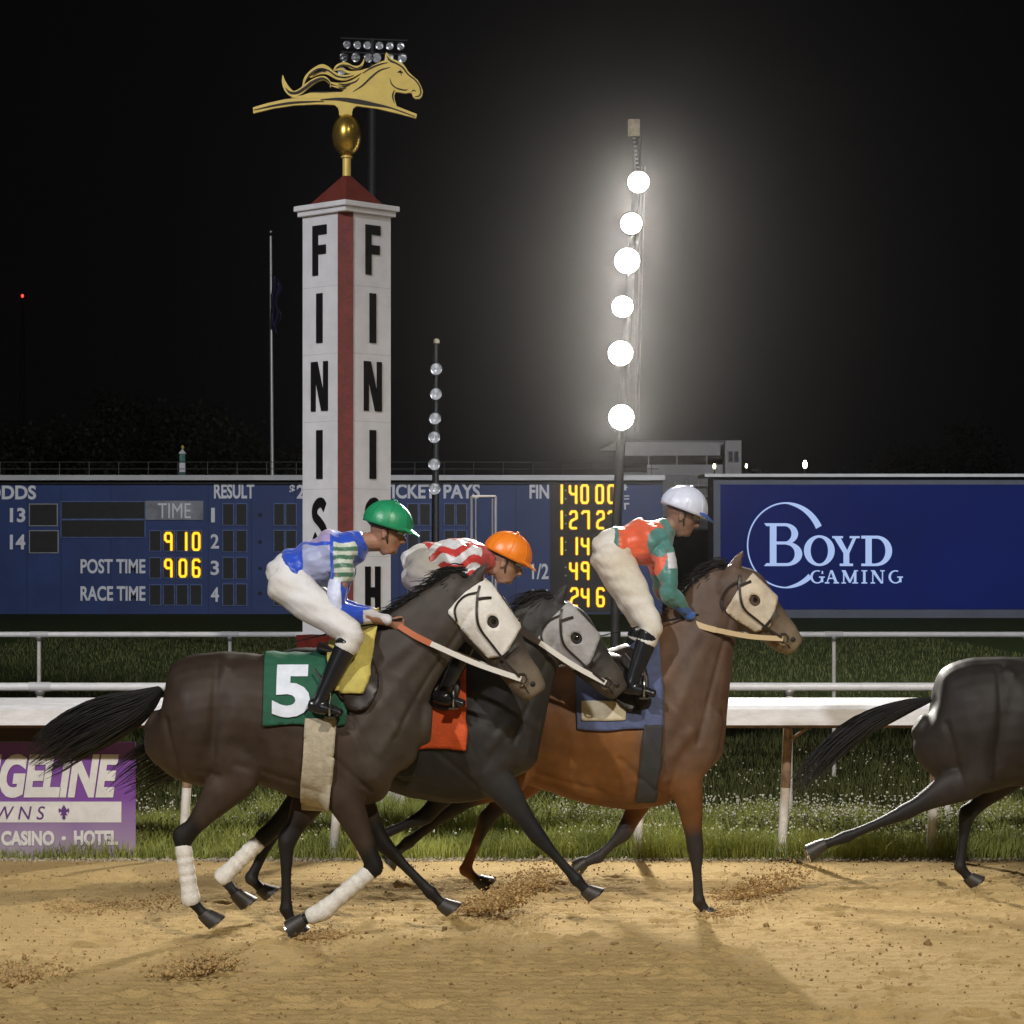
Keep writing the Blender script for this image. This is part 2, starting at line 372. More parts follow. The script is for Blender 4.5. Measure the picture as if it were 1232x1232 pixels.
# ---- a dark bank of trees behind the boards
def tree(px, d, h, wd, seed, label):
    t = thing('tree', label, 'tree', 'trees in the dark beyond the boards', (0,0,0)); g = np.random.default_rng(seed)
    base = at(px, HY, d); base.z = 0
    mb = MB(); mb.tube([base, base+Vector((.1,0,h*.3)), base+Vector((-.1,.1,h*.65))],[h*.03,h*.022,h*.01],8)
    for k in range(6):
        a = g.uniform(0,6.28); z0 = g.uniform(.25,.55)*h
        mb.tube([base+Vector((0,0,z0)), base+Vector((math.cos(a)*wd*.4, math.sin(a)*wd*.4, z0+h*.22))],[h*.011,h*.004],6)
    mb.build('trunk', mat('bark',(.05,.04,.03),.9), t)
    n = 5200; cl = g.normal(0,1,(26,3)); cl /= np.linalg.norm(cl,axis=1)[:,None]; cl *= g.uniform(.45,1,(26,1))
    pts = cl[g.integers(0,26,n)] + g.normal(0,.17,(n,3))
    pts = pts*np.array([wd*.5,wd*.5,h*.36]) + np.array([base.x,base.y,h*.64])
    s = .22; a = g.normal(0,1,(n,3)); a/=np.linalg.norm(a,axis=1)[:,None]; b_ = np.cross(a, g.normal(0,1,(n,3))); b_/=np.linalg.norm(b_,axis=1)[:,None]
    V = np.stack([pts-a*s,pts+b_*s*.6,pts+a*s,pts-b_*s*.6],1).reshape(-1,3); F4 = np.arange(n*4).reshape(-1,4)
    link('crown', tri_mesh('crown',V,F4), mat('leaves_dark',(.022,.026,.010),.7,vary=.5,scale=.6), t)
for i,(px,d,h,wd,lb) in enumerate([(12,165,12,13,'dark tree at the far left, above the word on the board corner'),(95,175,10.5,12,'dark tree behind the blue board, left of the small cupola'),
    (180,170,13,12,'dark tree directly behind the small white cupola'),(268,180,11,11,'dark tree between the cupola and the flagpole'),(915,190,7.5,5.5,'small tree beside the grey tower with two windows'),(1130,200,12,14,'dark tree behind the blue advertising screen')]):
    tree(px,d,h,wd,40+i,lb)

# ================================================================== FINISH POST
FD = 19.33; fc = at(415.5, 985, FD)
fx, fy = fc.x, FD + .362                      # axis of the square column, one corner to the camera
post = thing('finish_post', 'tall white square post lettered FINISH under a gold horse vane', 'finish post', loc=(0,0,0))
def zz(py, d=FD): return CAMH - (py - HY) * d / FPX
hd = .362; hs = hd / math.sqrt(2)             # half diagonal, half side
def rotbox(mb, half, z0, z1, cx=fx, cy=fy): mb.box((cx-half,cy-half,z0),(cx+half,cy+half,z1), rot=R(45), c=(cx,cy,0))
def octcol(m, hd_, ch, z0, z1):
    q = [(ch,-hd_+ch),(hd_,0),(0,hd_),(-hd_,0),(-ch,-hd_+ch)]
    n_ = 5; m.add([(fx+x,fy+y,z) for z in (z0,z1) for x,y in q], [tuple(range(n_))[::-1],tuple(range(n_,2*n_))]+[(i,(i+1)%n_,(i+1)%n_+n_,i+n_) for i in range(n_)])
m = MB(); octcol(m, hd, .055, zz(765), zz(250)); m.build('column', WHITE, post, bevel=.003)
for py in (342,424,506,588,670): m = MB(); octcol(m, hd+.0008, .055, zz(py), zz(py)+.003); m.build('panel_joint', mat('joint_grey',(.45,.45,.48),.7), post)
# red chamfer strip standing proud of the near corner
cw = .063
pl = [(fx-cw, fy-hd+cw-.006), (fx, fy-hd-.012+.02), (fx+cw, fy-hd+cw-.006), (fx, fy-hd+.12)]
m = MB(); zs = (zz(764), zz(254)); vs = [(x,y,z) for z in zs for x,y in [(fx-cw,fy-hd+cw-.012),(fx+cw,fy-hd+cw-.012),(fx+cw,fy-hd+cw+.02),(fx-cw,fy-hd+cw+.02)]]
m.add(vs, [(0,3,2,1),(4,5,6,7),(0,1,5,4),(1,2,6,5),(2,3,7,6),(3,0,4,7)]); m.build('corner_strip', REDP, post)
m = MB(); rotbox(m, hs+.030, zz(254), zz(247)); rotbox(m, hs+.052, zz(247.5), zz(241)); m.build('cap', WHITE, post, bevel=.004)
m = MB(); zt = zz(203); zb = zz(243)
hb = .335; m.add([(fx-hb,fy,zb),(fx,fy-hb,zb),(fx+hb,fy,zb),(fx,fy+hb,zb),(fx-.03,fy,zt),(fx,fy-.03,zt),(fx+.03,fy,zt),(fx,fy+.03,zt)],
    [(0,1,5,4),(1,2,6,5),(2,3,7,6),(3,0,4,7),(4,5,6,7),(3,2,1,0)]); m.build('roof', REDROOF, post)
m = MB(); rotbox(m, hs+.035, zz(787), zz(766)); m.build('red_band', REDP, post)
m = MB(); rotbox(m, hs+.01, zz(860), zz(787.5)); m.build('lower_column', WHITE, post)
m = MB(); rotbox(m, hs*1.33, 0, zz(861)); m.build('plinth', WHITE, post, bevel=.01)
# letters cut from sheet, standing on the two visible faces
def letter_polys(ch):
    """pieces in a 0..1 x 0..1 box"""
    if ch == 'I': return [[(.31,0),(.69,0),(.69,1),(.31,1)]]
    if ch == 'F': return [[(.02,0),(.40,0),(.40,.42),(.95,.42),(.95,.60),(.40,.60),(.40,.81),(1,.81),(1,1),(.02,1)]]
    if ch == 'H': return [[(0,0),(.35,0),(.35,.38),(.65,.38),(.65,0),(1,0),(1,1),(.65,1),(.65,.58),(.35,.58),(.35,1),(0,1)]]
    if ch == 'N': return [[(0,0),(.27,0),(.27,.62),(.62,0),(1,0),(1,1),(.73,1),(.73,.38),(.38,1),(0,1)]]
    if ch == 'S':
        c = smooth_curve([(.84,.80,0),(.66,.90,0),(.42,.89,0),(.22,.78,0),(.24,.62,0),(.52,.50,0),(.78,.36,0),(.79,.20,0),(.58,.105,0),(.34,.10,0),(.14,.22,0)],5)[:,:2]
        wd = .16; L_=[];R_=[]
        for i in range(len(c)):
            t = c[min(i+1,len(c)-1)]-c[max(i-1,0)]; t = t/np.linalg.norm(t); nn = np.array([-t[1],t[0]*.62]); k = 1.0
            L_.append(tuple(c[i]+nn*wd*k)); R_.append(tuple(c[i]-nn*wd*k))
        return [L_+R_[::-1]]
for side in (-1, 1):
    u = Vector((side/math.sqrt(2), 1/math.sqrt(2), 0)); nrm = Vector((side/math.sqrt(2), -1/math.sqrt(2), 0))
    corner = Vector((fx, fy-hd, 0))
    for ch, y0, y1 in (('F',271,331),('I',353,412.5),('N',435,494.5),('I',517.5,576),('S',599,658),('H',681.5,741)):
        cxp = 383.5 if side < 0 else 447.5
        wd = .17 if ch in 'FH' else (.20 if ch == 'N' else .19)
        mid = abs((cxp-415.5))*FD/FPX*math.sqrt(2) + (0 if side>0 else 0)
        m = MB(); d_ = FD + mid/math.sqrt(2); z1, z0 = zz(y0,d_), zz(y1,d_)
        for poly in letter_polys(ch):
            n_ = len(poly); vs = []
            for off in (.008, .0):
                for (a,b_) in poly:
                    s = mid + (a-.5)*wd*side; vs.append(corner + u*s + nrm*(off+.001) + Vector((0,0,z0+(z1-z0)*b_)))
            m.add(vs, [tuple(range(n_)), tuple(range(n_,2*n_))[::-1]] + [(i,i+n_,(i+1)%n_+n_,(i+1)%n_) for i in range(n_)])
        m.build('letter', BLACKP, post)
# gold ball, stems and vane
m = MB(); c0 = Vector((fx, fy, zz(163, fy))); s_ = fy/FPX
m.lathe([(17.6*s_*math.sin(t), -25.5*s_*math.cos(t)) for t in np.linspace(.02, math.pi-.02, 30)], c0, 40); m.build('gold_ball', GOLDM, post, smooth=True)
m = MB(); m.lathe([(.034,0),(.034,zz(187,fy)-zz(212,fy))], (fx,fy,zz(212,fy)), 20); m.lathe([(.047,0),(.047,.012)], (fx,fy,zz(190,fy)), 20); m.build('lower_stem', GOLD, post, smooth=True)
vane = None
def e2w(x, y): return at(280 + x*.21104, 20 + y*.21104, fy - .02)      # tracing of the vane, as a plate of its own
def outline(m, pts, y0, y1): m.prism([(e2w(*p).x, e2w(*p).z) for p in pts], y0, y1)
def ribbon(pts):
    """pts rows x, y, width -> closed outline with pointed ends"""
    c = smooth_curve(pts, 6); L_=[];R_=[]
    for i in range(len(c)):
        t = c[min(i+1,len(c)-1)][:2]-c[max(i-1,0)][:2]; t /= max(np.linalg.norm(t),1e-6); nn = np.array([-t[1],t[0]]); h = max(c[i][2],.5)/2
        L_.append(tuple(c[i][:2]+nn*h)); R_.append(tuple(c[i][:2]-nn*h))
    return L_+R_[::-1]
def ribbon_mesh(m, pts, y0, y1):
    o = ribbon(pts); n_ = len(o)//2; L_ = o[:n_]; R_ = o[n_:][::-1]
    vs = []
    for y in (y0, y1):
        for p in L_+R_: q = e2w(*p); vs.append((q.x, y, q.z))
    k = 2*n_; fs = []
    for i in range(n_-1):
        fs += [(i,i+1,n_+i+1,n_+i), (k+i,k+n_+i,k+n_+i+1,k+i+1), (i,k+i,k+i+1,i+1), (n_+i,n_+i+1,k+n_+i+1,k+n_+i)]
    fs += [(0,n_,k+n_,k),(n_-1,k+n_-1,k+2*n_-1,2*n_-1)]; m.add(vs, fs)
vy0, vy1 = fy-.02, fy+.02
body = [(330,462),(400,447),(440,434),(530,431),(620,430),(650,408),(690,372),(722,338),(735,322),(765,300),(800,277),(840,258),(872,247),(868,218),(876,202),(890,220),(905,238),(940,252),(968,266),(985,287),(1000,312),(1025,337),(1055,362),(1072,392),(1084,425),(1080,450),(1066,467),(1040,468),(1026,455),(1022,437),(1008,432),(985,437),(955,432),(930,428),(921,445),(922,470),(930,495),(938,518),(880,505),(800,484),(700,470),(560,464),(420,466)]
bar = [(115,517),(200,492),(300,470),(420,460),(560,458),(700,464),(850,488),(940,512),(1050,555),(1045,579),(940,551),(820,523),(706,509),(688,520),(681,540),(680,562),(607,562),(606,540),(600,520),(580,502),(480,499),(350,505),(230,523),(117,551)]
m = MB(); outline(m, body, vy0, vy1); m.build('horse_plate', GOLD, post)
m = MB(); outline(m, bar, vy0+.002, vy1-.002); m.build('base_bar', GOLD, post)
waves = [[(285,333,3),(291,372,22),(312,415,34),(345,440,34),(385,425,32),(425,392,30),(475,360,26),(520,350,22),(552,375,14),(556,402,4)],
         [(398,400,6),(415,350,16),(450,312,20),(500,282,20),(535,290,22),(575,325,26),(625,345,26),(675,338,22),(715,322,14),(745,310,6)],
         [(440,345,6),(500,318,16),(545,322,18),(590,345,20),(640,352,20),(690,335,14)],
         [(575,302,6),(598,278,15),(640,268,18),(685,288,20),(722,285,16),(742,262,10),(748,240,3)],
         [(576,305,5),(620,298,12),(660,315,14),(720,315,18),(770,298,12)],
         [(548,372,6),(600,384,16),(655,380,20),(700,360,18),(735,330,8)],
         [(560,392,4),(605,402,12),(650,410,20),(700,380,20)]]
m = MB()
for i, wv in enumerate(waves): ribbon_mesh(m, wv, vy0+.0015*(i+1), vy1-.0015*(i+1))
m.build('mane_plate', GOLD, post)
inl = [[(122,532,3),(230,508,10),(340,491,12),(470,484,7),(520,484,3)],[(500,474,4),(600,470,16),(700,482,26),(800,500,20),(900,520,8),(1040,570,4)],
       [(742,322,4),(790,292,9),(840,272,8),(884,262,3)],[(686,428,2),(740,392,9),(790,345,10),(840,306,8),(897,289,2)],
       [(880,225,3),(896,250,11),(935,268,9),(970,292,9),(1000,330,8),(1040,362,8),(1064,395,8),(1072,430,8),(1062,452,7),(1038,456,3)],
       [(896,352,2),(906,384,7),(935,408,7),(980,419,7),(996,414,2)],[(922,418,3),(912,445,9),(914,470,7),(922,495,2)],
       [(938,318,2),(955,314,12),(972,322,3)],[(954,300,2),(957,318,5),(962,336,2)],[(438,430,2),(520,430,6),(622,427,2)],
       [(300,405,2),(325,432,13),(365,434,15),(410,408,16),(455,374,16),(510,352,12),(548,372,8),(553,395,2)],
       [(412,372,2),(440,328,6),(490,298,8),(540,305,8),(590,338,8),(640,346,7),(690,335,2)],
       [(455,336,2),(500,312,6),(530,312,5)],[(590,292,2),(620,276,5),(660,280,7),(705,296,7),(735,280,2)],[(600,382,2),(650,386,8),(700,370,8),(722,348,2)],[(600,404,2),(625,408,8),(650,404,2)],[(1018,428,2),(1032,420,6),(1044,428,2)]]
m = MB()
for i, wv in enumerate(inl): ribbon_mesh(m, wv, vy0-.004, vy0+.0005)
m.build('dark_inlay', mat('inlay_black',(.02,.012,.01),.6), post)

# ================================================================== TOTE BOARD
BD = 76.0
board = thing('tote_board', 'long blue racing results board lettered ODDS, RESULT and POST TIME', 'results board')
a0 = at(-330, 740, BD); b0 = at(797, 578, BD)
MB().box((a0.x,BD,0),(b0.x,BD+1.2,b0.z)).build('cabinet', BOARDB, board)
MB().box((a0.x,BD-.35,b0.z),(b0.x+.05,BD+1.3,b0.z+.16)).build('top_ledge', mat('ledge_metal',(.50,.50,.50),.5,.2,vary=.1,scale=1), board)
MB().box((a0.x,BD-.1,b0.z-.12),(b0.x,BD-.002,b0.z-.003)).build('ledge_shadow_strip', DARKM, board)  # dark strip standing in for the shadow under the ledge
m = MB()                                      # thin catwalk railing on the roof
for px in np.arange(-320, 800, 35.6): p = at(px, 572, BD+1.2); m.tube([(p.x,p.y,b0.z+.16),(p.x,p.y,b0.z+.62)], .014, 5)
for h in (.40,.62): m.tube([(a0.x,BD+1.2,b0.z+h),(b0.x,BD+1.2,b0.z+h)], .012, 5)
m.build('catwalk_railing', mat('railing_grey',(.05,.05,.05),.6), board)
seam = MB().box((0,BD-.004,.05),(.03,BD-.001,b0.z-.13)).mesh('seam')
for px in (32,73,133,250,302,355,405,480,561,620,662,735):
    o = link('panel_joint', seam, mat('joint_blue',(.010,.022,.10),.6), board); o.location.x = at(px,0,BD).x
def bt(t, r, **k): return text_mesh(t, r, BD-.006, LETTER, parent=board, t=.03, **k)
bt('ODDS', (-16,584,43.5,601), bold=.03); bt('13', (12,611,30.5,628.5), bold=.03); bt('14', (12,643,30.5,661), bold=.03)
bt('POST TIME', (97,672.5,175,690), bold=.025); bt('RACE TIME', (97,705,175,723), bold=.025); bt('RESULT', (257.5,582,306,600), bold=.03)
for t_, y in (('1',611),('2',642.5),('3',674.5),('4',706.5)): bt(t_, (253.5 if t_!='1' else 254,y,263.5 if t_!='1' else 258.5,y+17.5), bold=.02)
bt('$', (348.5,583,355,595), bold=.03); bt('2', (357,583,366.5,600), bold=.03); bt('TICKET', (459,582,524,600), bold=.03); bt('PAYS', (533.5,582,577.5,600), bold=.03)
bt('FIN', (637,583,660.5,600), bold=.03); bt('1/2', (640,678,660,697), bold=.02); bt('1/4', (640,709,660,727), bold=.02)
bt('ODDS', (-200,584,-140,601), bold=.03)
for i,(t_,y) in enumerate((('F',580),('L',597),('T',608))): pass
m = MB(); m.pbox(751,579,753.5,590,BD-.05,.04); m.pbox(751,579,757,581,BD-.07,.04); m.pbox(751,585.5,755,587,BD-.07,.04); m.pbox(751,596,757,597.4,BD-.05,.04); m.pbox(751,599.5,757,601,BD-.05,.04); m.pbox(751,605,757,607,BD-.05,.04); m.pbox(751,605,753,613,BD-.08,.04); m.build('lettering', LETTER, board)
# dark windows, with pale ledges
winc = {}
def window(px0, py0, px1, py1, d=BD, edge=EDGEB, parent=board, top=False):
    key = (round(px1-px0,1), round(py1-py0,1), top, d)
    p0 = at(px0,py1,d); p1 = at(px1,py0,d); W, H = p1.x-p0.x, p1.z-p0.z
    if key not in winc:
        a = MB().box((0,-.015,0),(W,.0-.001,H)).mesh('digit_window'); a.materials.append(PANELD)
        t = .028; e = MB().box((-t,-.05,-t),(W+t,-.002,-.001)).box((-t,-.04,H+.001),(W+t,-.002,H+t)).box((-t,-.035,0),(-.001,-.002,H)).box((W+.001,-.035,0),(W+t,-.002,H)).mesh('window_frame'); e.materials.append(edge)
        winc[key] = (a, e)
    o = link('digit_window', winc[key][0], None, parent); o.location = (p0.x,d,p0.z)
    e = link('window_frame', winc[key][1], None, o); return o
window(36,607,68.5,632, edge=EDGEW); window(36,639,69.5,664.5, edge=EDGEW)
window(74,604,174,624); window(74,626,174,646)
for r_, y in enumerate((639,671.5,704)):
    for x in (180.5,197,213,229.5): window(x,y,x+12.5,y+23.5)
for y in (606.5,638.5,671,703):
    for x in (268.5,284.5): window(x,y,x+12,y+25)
for y in (606.5,638.5,671,703):
    for x0 in (330,491,535):
        for x in (x0, x0+14.5): window(x,y,x+11.5,y+25)
for y in (606.5,638.5):
    for x in (-150,-130,-95,-75): window(x,y,x+12,y+25)
m = MB(); m.pbox(175,602.5,244.5,625.5,BD-.06,.059); m.build('time_header', mat('header_grey',(.24,.25,.28),.5,vary=.35,scale=1.3), board)
text_mesh('TIME', (190,605.5,229.5,623.5), BD-.065, LETTER, parent=board, bold=0, t=.02)
MB().pbox(662,580,748,737,BD-.02,.018).build('timer_panel', mat('timer_dark',(.022,.018,.015),.6,vary=.3,scale=2), board)
for x_, y_ in ((313,619.5),(313,652),(313,684),(313,714)): 
    mm = MB(); q = at(x_,y_,BD); mm.lathe([(.05,-.03),(.06,0)], (q.x,BD,q.z), 12, 'Y'); mm.build('round_lamp', DARKM, board)
# lit numerals built from rounded bars
SEG = {'0':'abcdef','1':'bc','2':'abged','3':'abgcd','4':'fgbc','5':'afgcd','6':'afgedc','7':'abc','8':'abcdefg','9':'abfgc'}
def seg_points(ch):
    S = {'a':((.2,1),(.8,1)),'b':((1,.88),(1,.56)),'c':((1,.44),(1,.12)),'d':((.2,0),(.8,0)),'e':((0,.44),(0,.12)),'f':((0,.88),(0,.56)),'g':((.2,.5),(.8,.5))}
    if ch == '1': return [((.5,1),(.5,0))]
    if ch == '4': return [((0,.95),(.0,.62)),((.0,.62),(.3,.5)),((.3,.5),(1,.5)),((1,.95),(1,0))]
    if ch == '9': return [((0,.88),(0,.62)),((0,.88),(.2,1)),((.2,1),(.8,1)),((.8,1),(1,.88)),((1,.88),(1,0)),((0,.62),(.3,.5)),((.3,.5),(1,.5))]
    if ch == '7': return [((0,.9),(.2,1)),((.2,1),(1,1)),((1,1),(1,0))]
    if ch == '2': return [((0,.86),(.2,1)),((.2,1),(.8,1)),((.8,1),(1,.88)),((1,.88),(1,.6)),((1,.6),(.2,.45)),((.2,.45),(0,.3)),((0,.3),(0,.08)),((0,.08),(.2,0)),((.2,0),(.9,0))]
    if ch == '6': return [((1,.9),(.8,1)),((.8,1),(.2,1)),((.2,1),(0,.88)),((0,.88),(0,.12)),((0,.12),(.2,0)),((.2,0),(.8,0)),((.8,0),(1,.12)),((1,.12),(1,.42)),((1,.42),(.8,.52)),((.8,.52),(0,.52))]
    if ch == '0': return [((.2,1),(.8,1)),((.8,1),(1,.88)),((1,.88),(1,.12)),((1,.12),(.8,0)),((.8,0),(.2,0)),((.2,0),(0,.12)),((0,.12),(0,.88)),((0,.88),(.2,1))]
    return [S[c] for c in SEG[ch]]
def digit(ch, px0, py0, px1, py1, dim=False):
    a = at(px0,py1,BD); b = at(px1,py0,BD); W, H = b.x-a.x, b.z-a.z
    for nm, mt, r, yy in (('numeral_glow', AMBERO, .054, BD-.045), ('numeral', AMBER, .034, BD-.075)):
        mb = MB()
        for k, ((x0,z0),(x1,z1)) in enumerate(seg_points(ch)):
            p = Vector((a.x+x0*W, yy-.0007*k, a.z+z0*H)); q = Vector((a.x+x1*W, yy-.0007*k, a.z+z1*H)); t = (q-p).normalized(); nn = Vector((-t.z,0,t.x))
            pts = []
            for s, c_ in ((1,q),(-1,p)):
                for an in np.linspace(-90,90,7)*s if s>0 else np.linspace(-90,90,7): 
                    v = t*math.cos(R(an))*s + nn*math.sin(R(an))*(1 if s>0 else -1); pts.append(c_ + v*r)
            mb.prism([(v.x,v.z) for v in pts], yy-.0007*k, yy-.0007*k+.004)
        mb.build(nm, mt, board)
for ch,x in (('9',198),('1',219.5),('0',231.5)): digit(ch,x+1,641.5,x+8.5,661.5)
for ch,x in (('9',198),('0',215.5),('6',231.5)): digit(ch,x+1,673.5,x+8.5,693.5)
for ch,x in (('1',672),('4',685.5),('0',699.5),('0',717.5),('0',732)): digit(ch,x,584,x+7.5,605)
for ch,x in (('1',672),('2',686),('7',700.5),('2',718.5),('7',732)): digit(ch,x,615.5,x+7.5,635.5)
for ch,x in (('1',672),('1',690),('4',700)): digit(ch,x,647.5,x+7.5,666.5)
for ch,x in (('4',686),('9',700)): digit(ch,x,677,x+7.5,696.5)
for ch,x in (('2',687),('4',700),('6',718.5)): digit(ch,x,708,x+7.5,729)
mc = MB()
for y in (595,625,657,687.5):
    for dy in (-5,5): q = at(680.5,y+dy,BD-.04); mc.lathe([(.03,-.02),(.03,0)], q, 8, 'Y')
mc.build('colon_dots', mat('dot_grey',(.35,.33,.30),.5), board)

# ================================================================== ADVERTISING SCREEN
SD = 72.0
scr = thing('advertising_screen', 'dark blue lit screen reading BOYD GAMING inside a pale ring', 'screen')
s0 = at(858.5,738,SD); s1 = at(1290,574,SD)
MB().box((s0.x,SD,0),(s1.x,SD+1.4,s1.z)).build('cabinet', mat('screen_cabinet',(.05,.06,.09),.5,vary=.2,scale=1), scr)
m = MB(); m.box((s0.x-.3,SD-.3,s1.z),(s1.x+.2,SD+1.5,s1.z+.09)); m.build('top_ledge', mat('ledge_metal',(.42,.42,.42)), scr)
sf0 = at(867,733,SD); sf1 = at(1281,583,SD)
def screen_mat():
    m = bpy.data.materials.new('screen_blue'); nt, b = nodes(m); N = nt.nodes; L = nt.links
    tc = N.new('ShaderNodeTexCoord'); n = N.new('ShaderNodeTexNoise'); n.inputs['Scale'].default_value = .35; n.inputs['Detail'].default_value = 2
    L.new(tc.outputs['Object'], n.inputs['Vector']); r = N.new('ShaderNodeMapRange'); r.inputs[1].default_value=.35; r.inputs[2].default_value=.65; L.new(n.outputs['Fac'], r.inputs[0])
    x = N.new('ShaderNodeMix'); x.data_type='RGBA'; x.inputs[6].default_value=(.0022,.0060,.052,1); x.inputs[7].default_value=(.003,.008,.072,1); L.new(r.outputs[0], x.inputs[0])
    L.new(x.outputs[2], b.inputs['Emission Color']); b.inputs['Emission Strength'].default_value = 1; b.inputs['Base Color'].default_value=(.002,.004,.02,1); b.inputs['Roughness'].default_value=.6; b.inputs['Specular IOR Level'].default_value=.08
    return m
MB().box((sf0.x,SD-.03,sf0.z),(sf1.x,SD-.001,sf1.z)).build('screen_face', screen_mat(), scr)
SLET = emit('screen_letter_pale', (.30,.42,.70), .85, (.2,.25,.4))
def P2(px, py): q = at(px,py,SD); return (q.x,q.z)
layer = [SD-.034]
def plate(pts, name='lettering', m_=None):
    layer[0] -= .0006; y = layer[0]; mb = MB(); mb.prism([P2(*p) for p in pts], y, y+.003); return mb
def add_plates(polys, name='lettering'):
    mb = MB()
    for pts in polys:
        layer[0] -= .0006; mb.prism([P2(*p) for p in pts], layer[0], layer[0]+.004)
    return mb.build(name, SLET, scr)
def ring_part(cx, cy, ro, off, rin, a0, a1, n=60):
    A = np.linspace(R(a0),R(a1),n); o = [(cx+ro*math.cos(a), cy-ro*math.sin(a)*1.09) for a in A]; i = [(cx+off[0]+rin*math.cos(a), cy+off[1]-rin*math.sin(a)*1.09) for a in A]
    return o + i[::-1]
# ring: thick at the upper right and lower right, hairline on the left
rc = (946,656); mb = MB()
def ringseg(a_list, wfun):
    for j in range(len(a_list)-1):
        q = []
        for a in (a_list[j], a_list[j+1]):
            for rr in (0, 1):
                r_ = 47.5 - rr*wfun(a); q.append((rc[0]+r_*math.cos(R(a)), rc[1]-r_*math.sin(R(a))*1.09))
        mb.prism([P2(*q[0]),P2(*q[2]),P2(*q[3]),P2(*q[1])], SD-.036, SD-.032)
wf = lambda a: 1.6 + 6.6*max(0, math.cos(R(a-0)))**.8 if math.cos(R(a))>0 else 1.6 + .0
ringseg(np.linspace(28,295+25,60)[:0], wf) if False else None
ringseg(np.linspace(27,310,70), wf)
mb.build('ring', SLET, scr)
def ellipse_ring(cx, cy, rx, ry, sx, sy, th=0, n=40):
    """ring drawn as two half plates"""
    A = np.linspace(0, 2*math.pi, n); polys = []
    for k in range(n-1):
        a, b_ = A[k], A[k+1]
        polys.append([(cx+rx*math.cos(a),cy+ry*math.sin(a)),(cx+rx*math.cos(b_),cy+ry*math.sin(b_)),(cx+sx*math.cos(b_),cy+sy*math.sin(b_)),(cx+sx*math.cos(a),cy+sy*math.sin(a))])
    return polys
def quads_same(polys, name='lettering'):
    mb = MB(); layer[0] -= .0006
    for p in polys: mb.prism([P2(*q) for q in p], layer[0], layer[0]+.004)
    return mb.build(name, SLET, scr)
def bowl(cx, cy, rx, ry, sx, sy, a0=-90, a1=90, n=18):
    A = [R(a) for a in np.linspace(a0,a1,n)]
    return [[(cx+rx*math.cos(a),cy+ry*math.sin(a)),(cx+rx*math.cos(b_),cy+ry*math.sin(b_)),(cx+sx*math.cos(b_),cy+sy*math.sin(b_)),(cx+sx*math.cos(a),cy+sy*math.sin(a))] for a,b_ in zip(A,A[1:])]
# B
add_plates([[(926,631),(934,631),(934,679),(926,679)],[(919,629.5),(945,629.5),(945,633),(922,633)],[(922,677.5),(946,677.5),(946,681),(919,681)],[(933,651.5),(946,651.5),(946,655),(933,655)]])
quads_same(bowl(944,642.3,16,12.8,8,9.3)); quads_same(bowl(946,666.5,19,14.5,10,11))
quads_same(ellipse_ring(985.5,662.5,18.5,18.5,10.5,15.6))                  # O
# Y, D
add_plates([[(1001,645),(1014,645),(1014,647.5),(1001,647.5)],[(1022,645),(1034,645),(1034,647.5),(1022,647.5)],[(1003,647),(1011,647),(1021,666),(1016,668)],[(1026,647),(1030,647),(1021,667),(1018,664)],[(1014.5,664),(1021.5,664),(1021.5,679),(1014.5,679)],[(1010,678),(1026,678),(1026,681),(1010,681)]])
add_plates([[(1041,647),(1048.5,647),(1048.5,679),(1041,679)],[(1036,644.5),(1055,644.5),(1055,648),(1036,648)],[(1036,678),(1055,678),(1055,681),(1036,681)]]); quads_same(bowl(1054,662.7,19,18.3,11,14.8))
# G A M I N G (small capitals)
quads_same(bowl(983,694,8.5,8,5.6,6.6,35,325-30)); add_plates([[(985,693.5),(992,693.5),(992,695),(985,695)],[(987.2,694.5),(990.2,694.5),(990.2,700.5),(987.2,700.5)],[(988.2,687),(990,687),(990,690.5),(988.2,690.5)]])
def capA(x): return [[(x+5.5,686),(x+8.5,686),(x+14.5,701),(x+11,701)],[(x+5.5,687),(x+7,687),(x+2.5,701),(x+1,701)],[(x+3.5,695),(x+11,695),(x+11,696.5),(x+3.5,696.5)],[(x-1,700.4),(x+4.5,700.4),(x+4.5,702),(x-1,702)],[(x+9.5,700.4),(x+16,700.4),(x+16,702),(x+9.5,702)]]
def capI(x): return [[(x+2,686.5),(x+5,686.5),(x+5,701.5),(x+2,701.5)],[(x,686),(x+7,686),(x+7,687.4),(x,687.4)],[(x,700.6),(x+7,700.6),(x+7,702),(x,702)]]
def capN(x): return [[(x+2,686.5),(x+3.4,686.5),(x+3.4,701.5),(x+2,701.5)],[(x,686),(x+5,686),(x+15,702),(x+12.4,702)],[(x+13.6,686.5),(x+15,686.5),(x+15,701.5),(x+13.6,701.5)],[(x,700.6),(x+5.5,700.6),(x+5.5,702),(x,702)],[(x+11.5,686),(x+17,686),(x+17,687.4),(x+11.5,687.4)]]
def capM(x): return [[(x+2,686.5),(x+3.6,686.5),(x+3.6,701.5),(x+2,701.5)],[(x,686),(x+5,686),(x+11,699),(x+9.5,701.5)],[(x+15,686),(x+20,686),(x+20,687.4),(x+15.5,687.4)],[(x+15.5,686.5),(x+16.6,689),(x+10.8,701.5),(x+9.6,699)],[(x+15,686.5),(x+18,686.5),(x+18,701.5),(x+15,701.5)],[(x,700.6),(x+5.5,700.6),(x+5.5,702),(x,702)],[(x+13,700.6),(x+20,700.6),(x+20,702),(x+13,702)]]
for f_, x in ((capA,993),(capM,1012),(capI,1036),(capN,1047)): add_plates(f_(x))
quads_same(bowl(1077,694,8.5,8,5.6,6.6,35,295)); add_plates([[(1079,693.5),(1086,693.5),(1086,695),(1079,695)],[(1081.2,694.5),(1084.2,694.5),(1084.2,700.5),(1081.2,700.5)]])
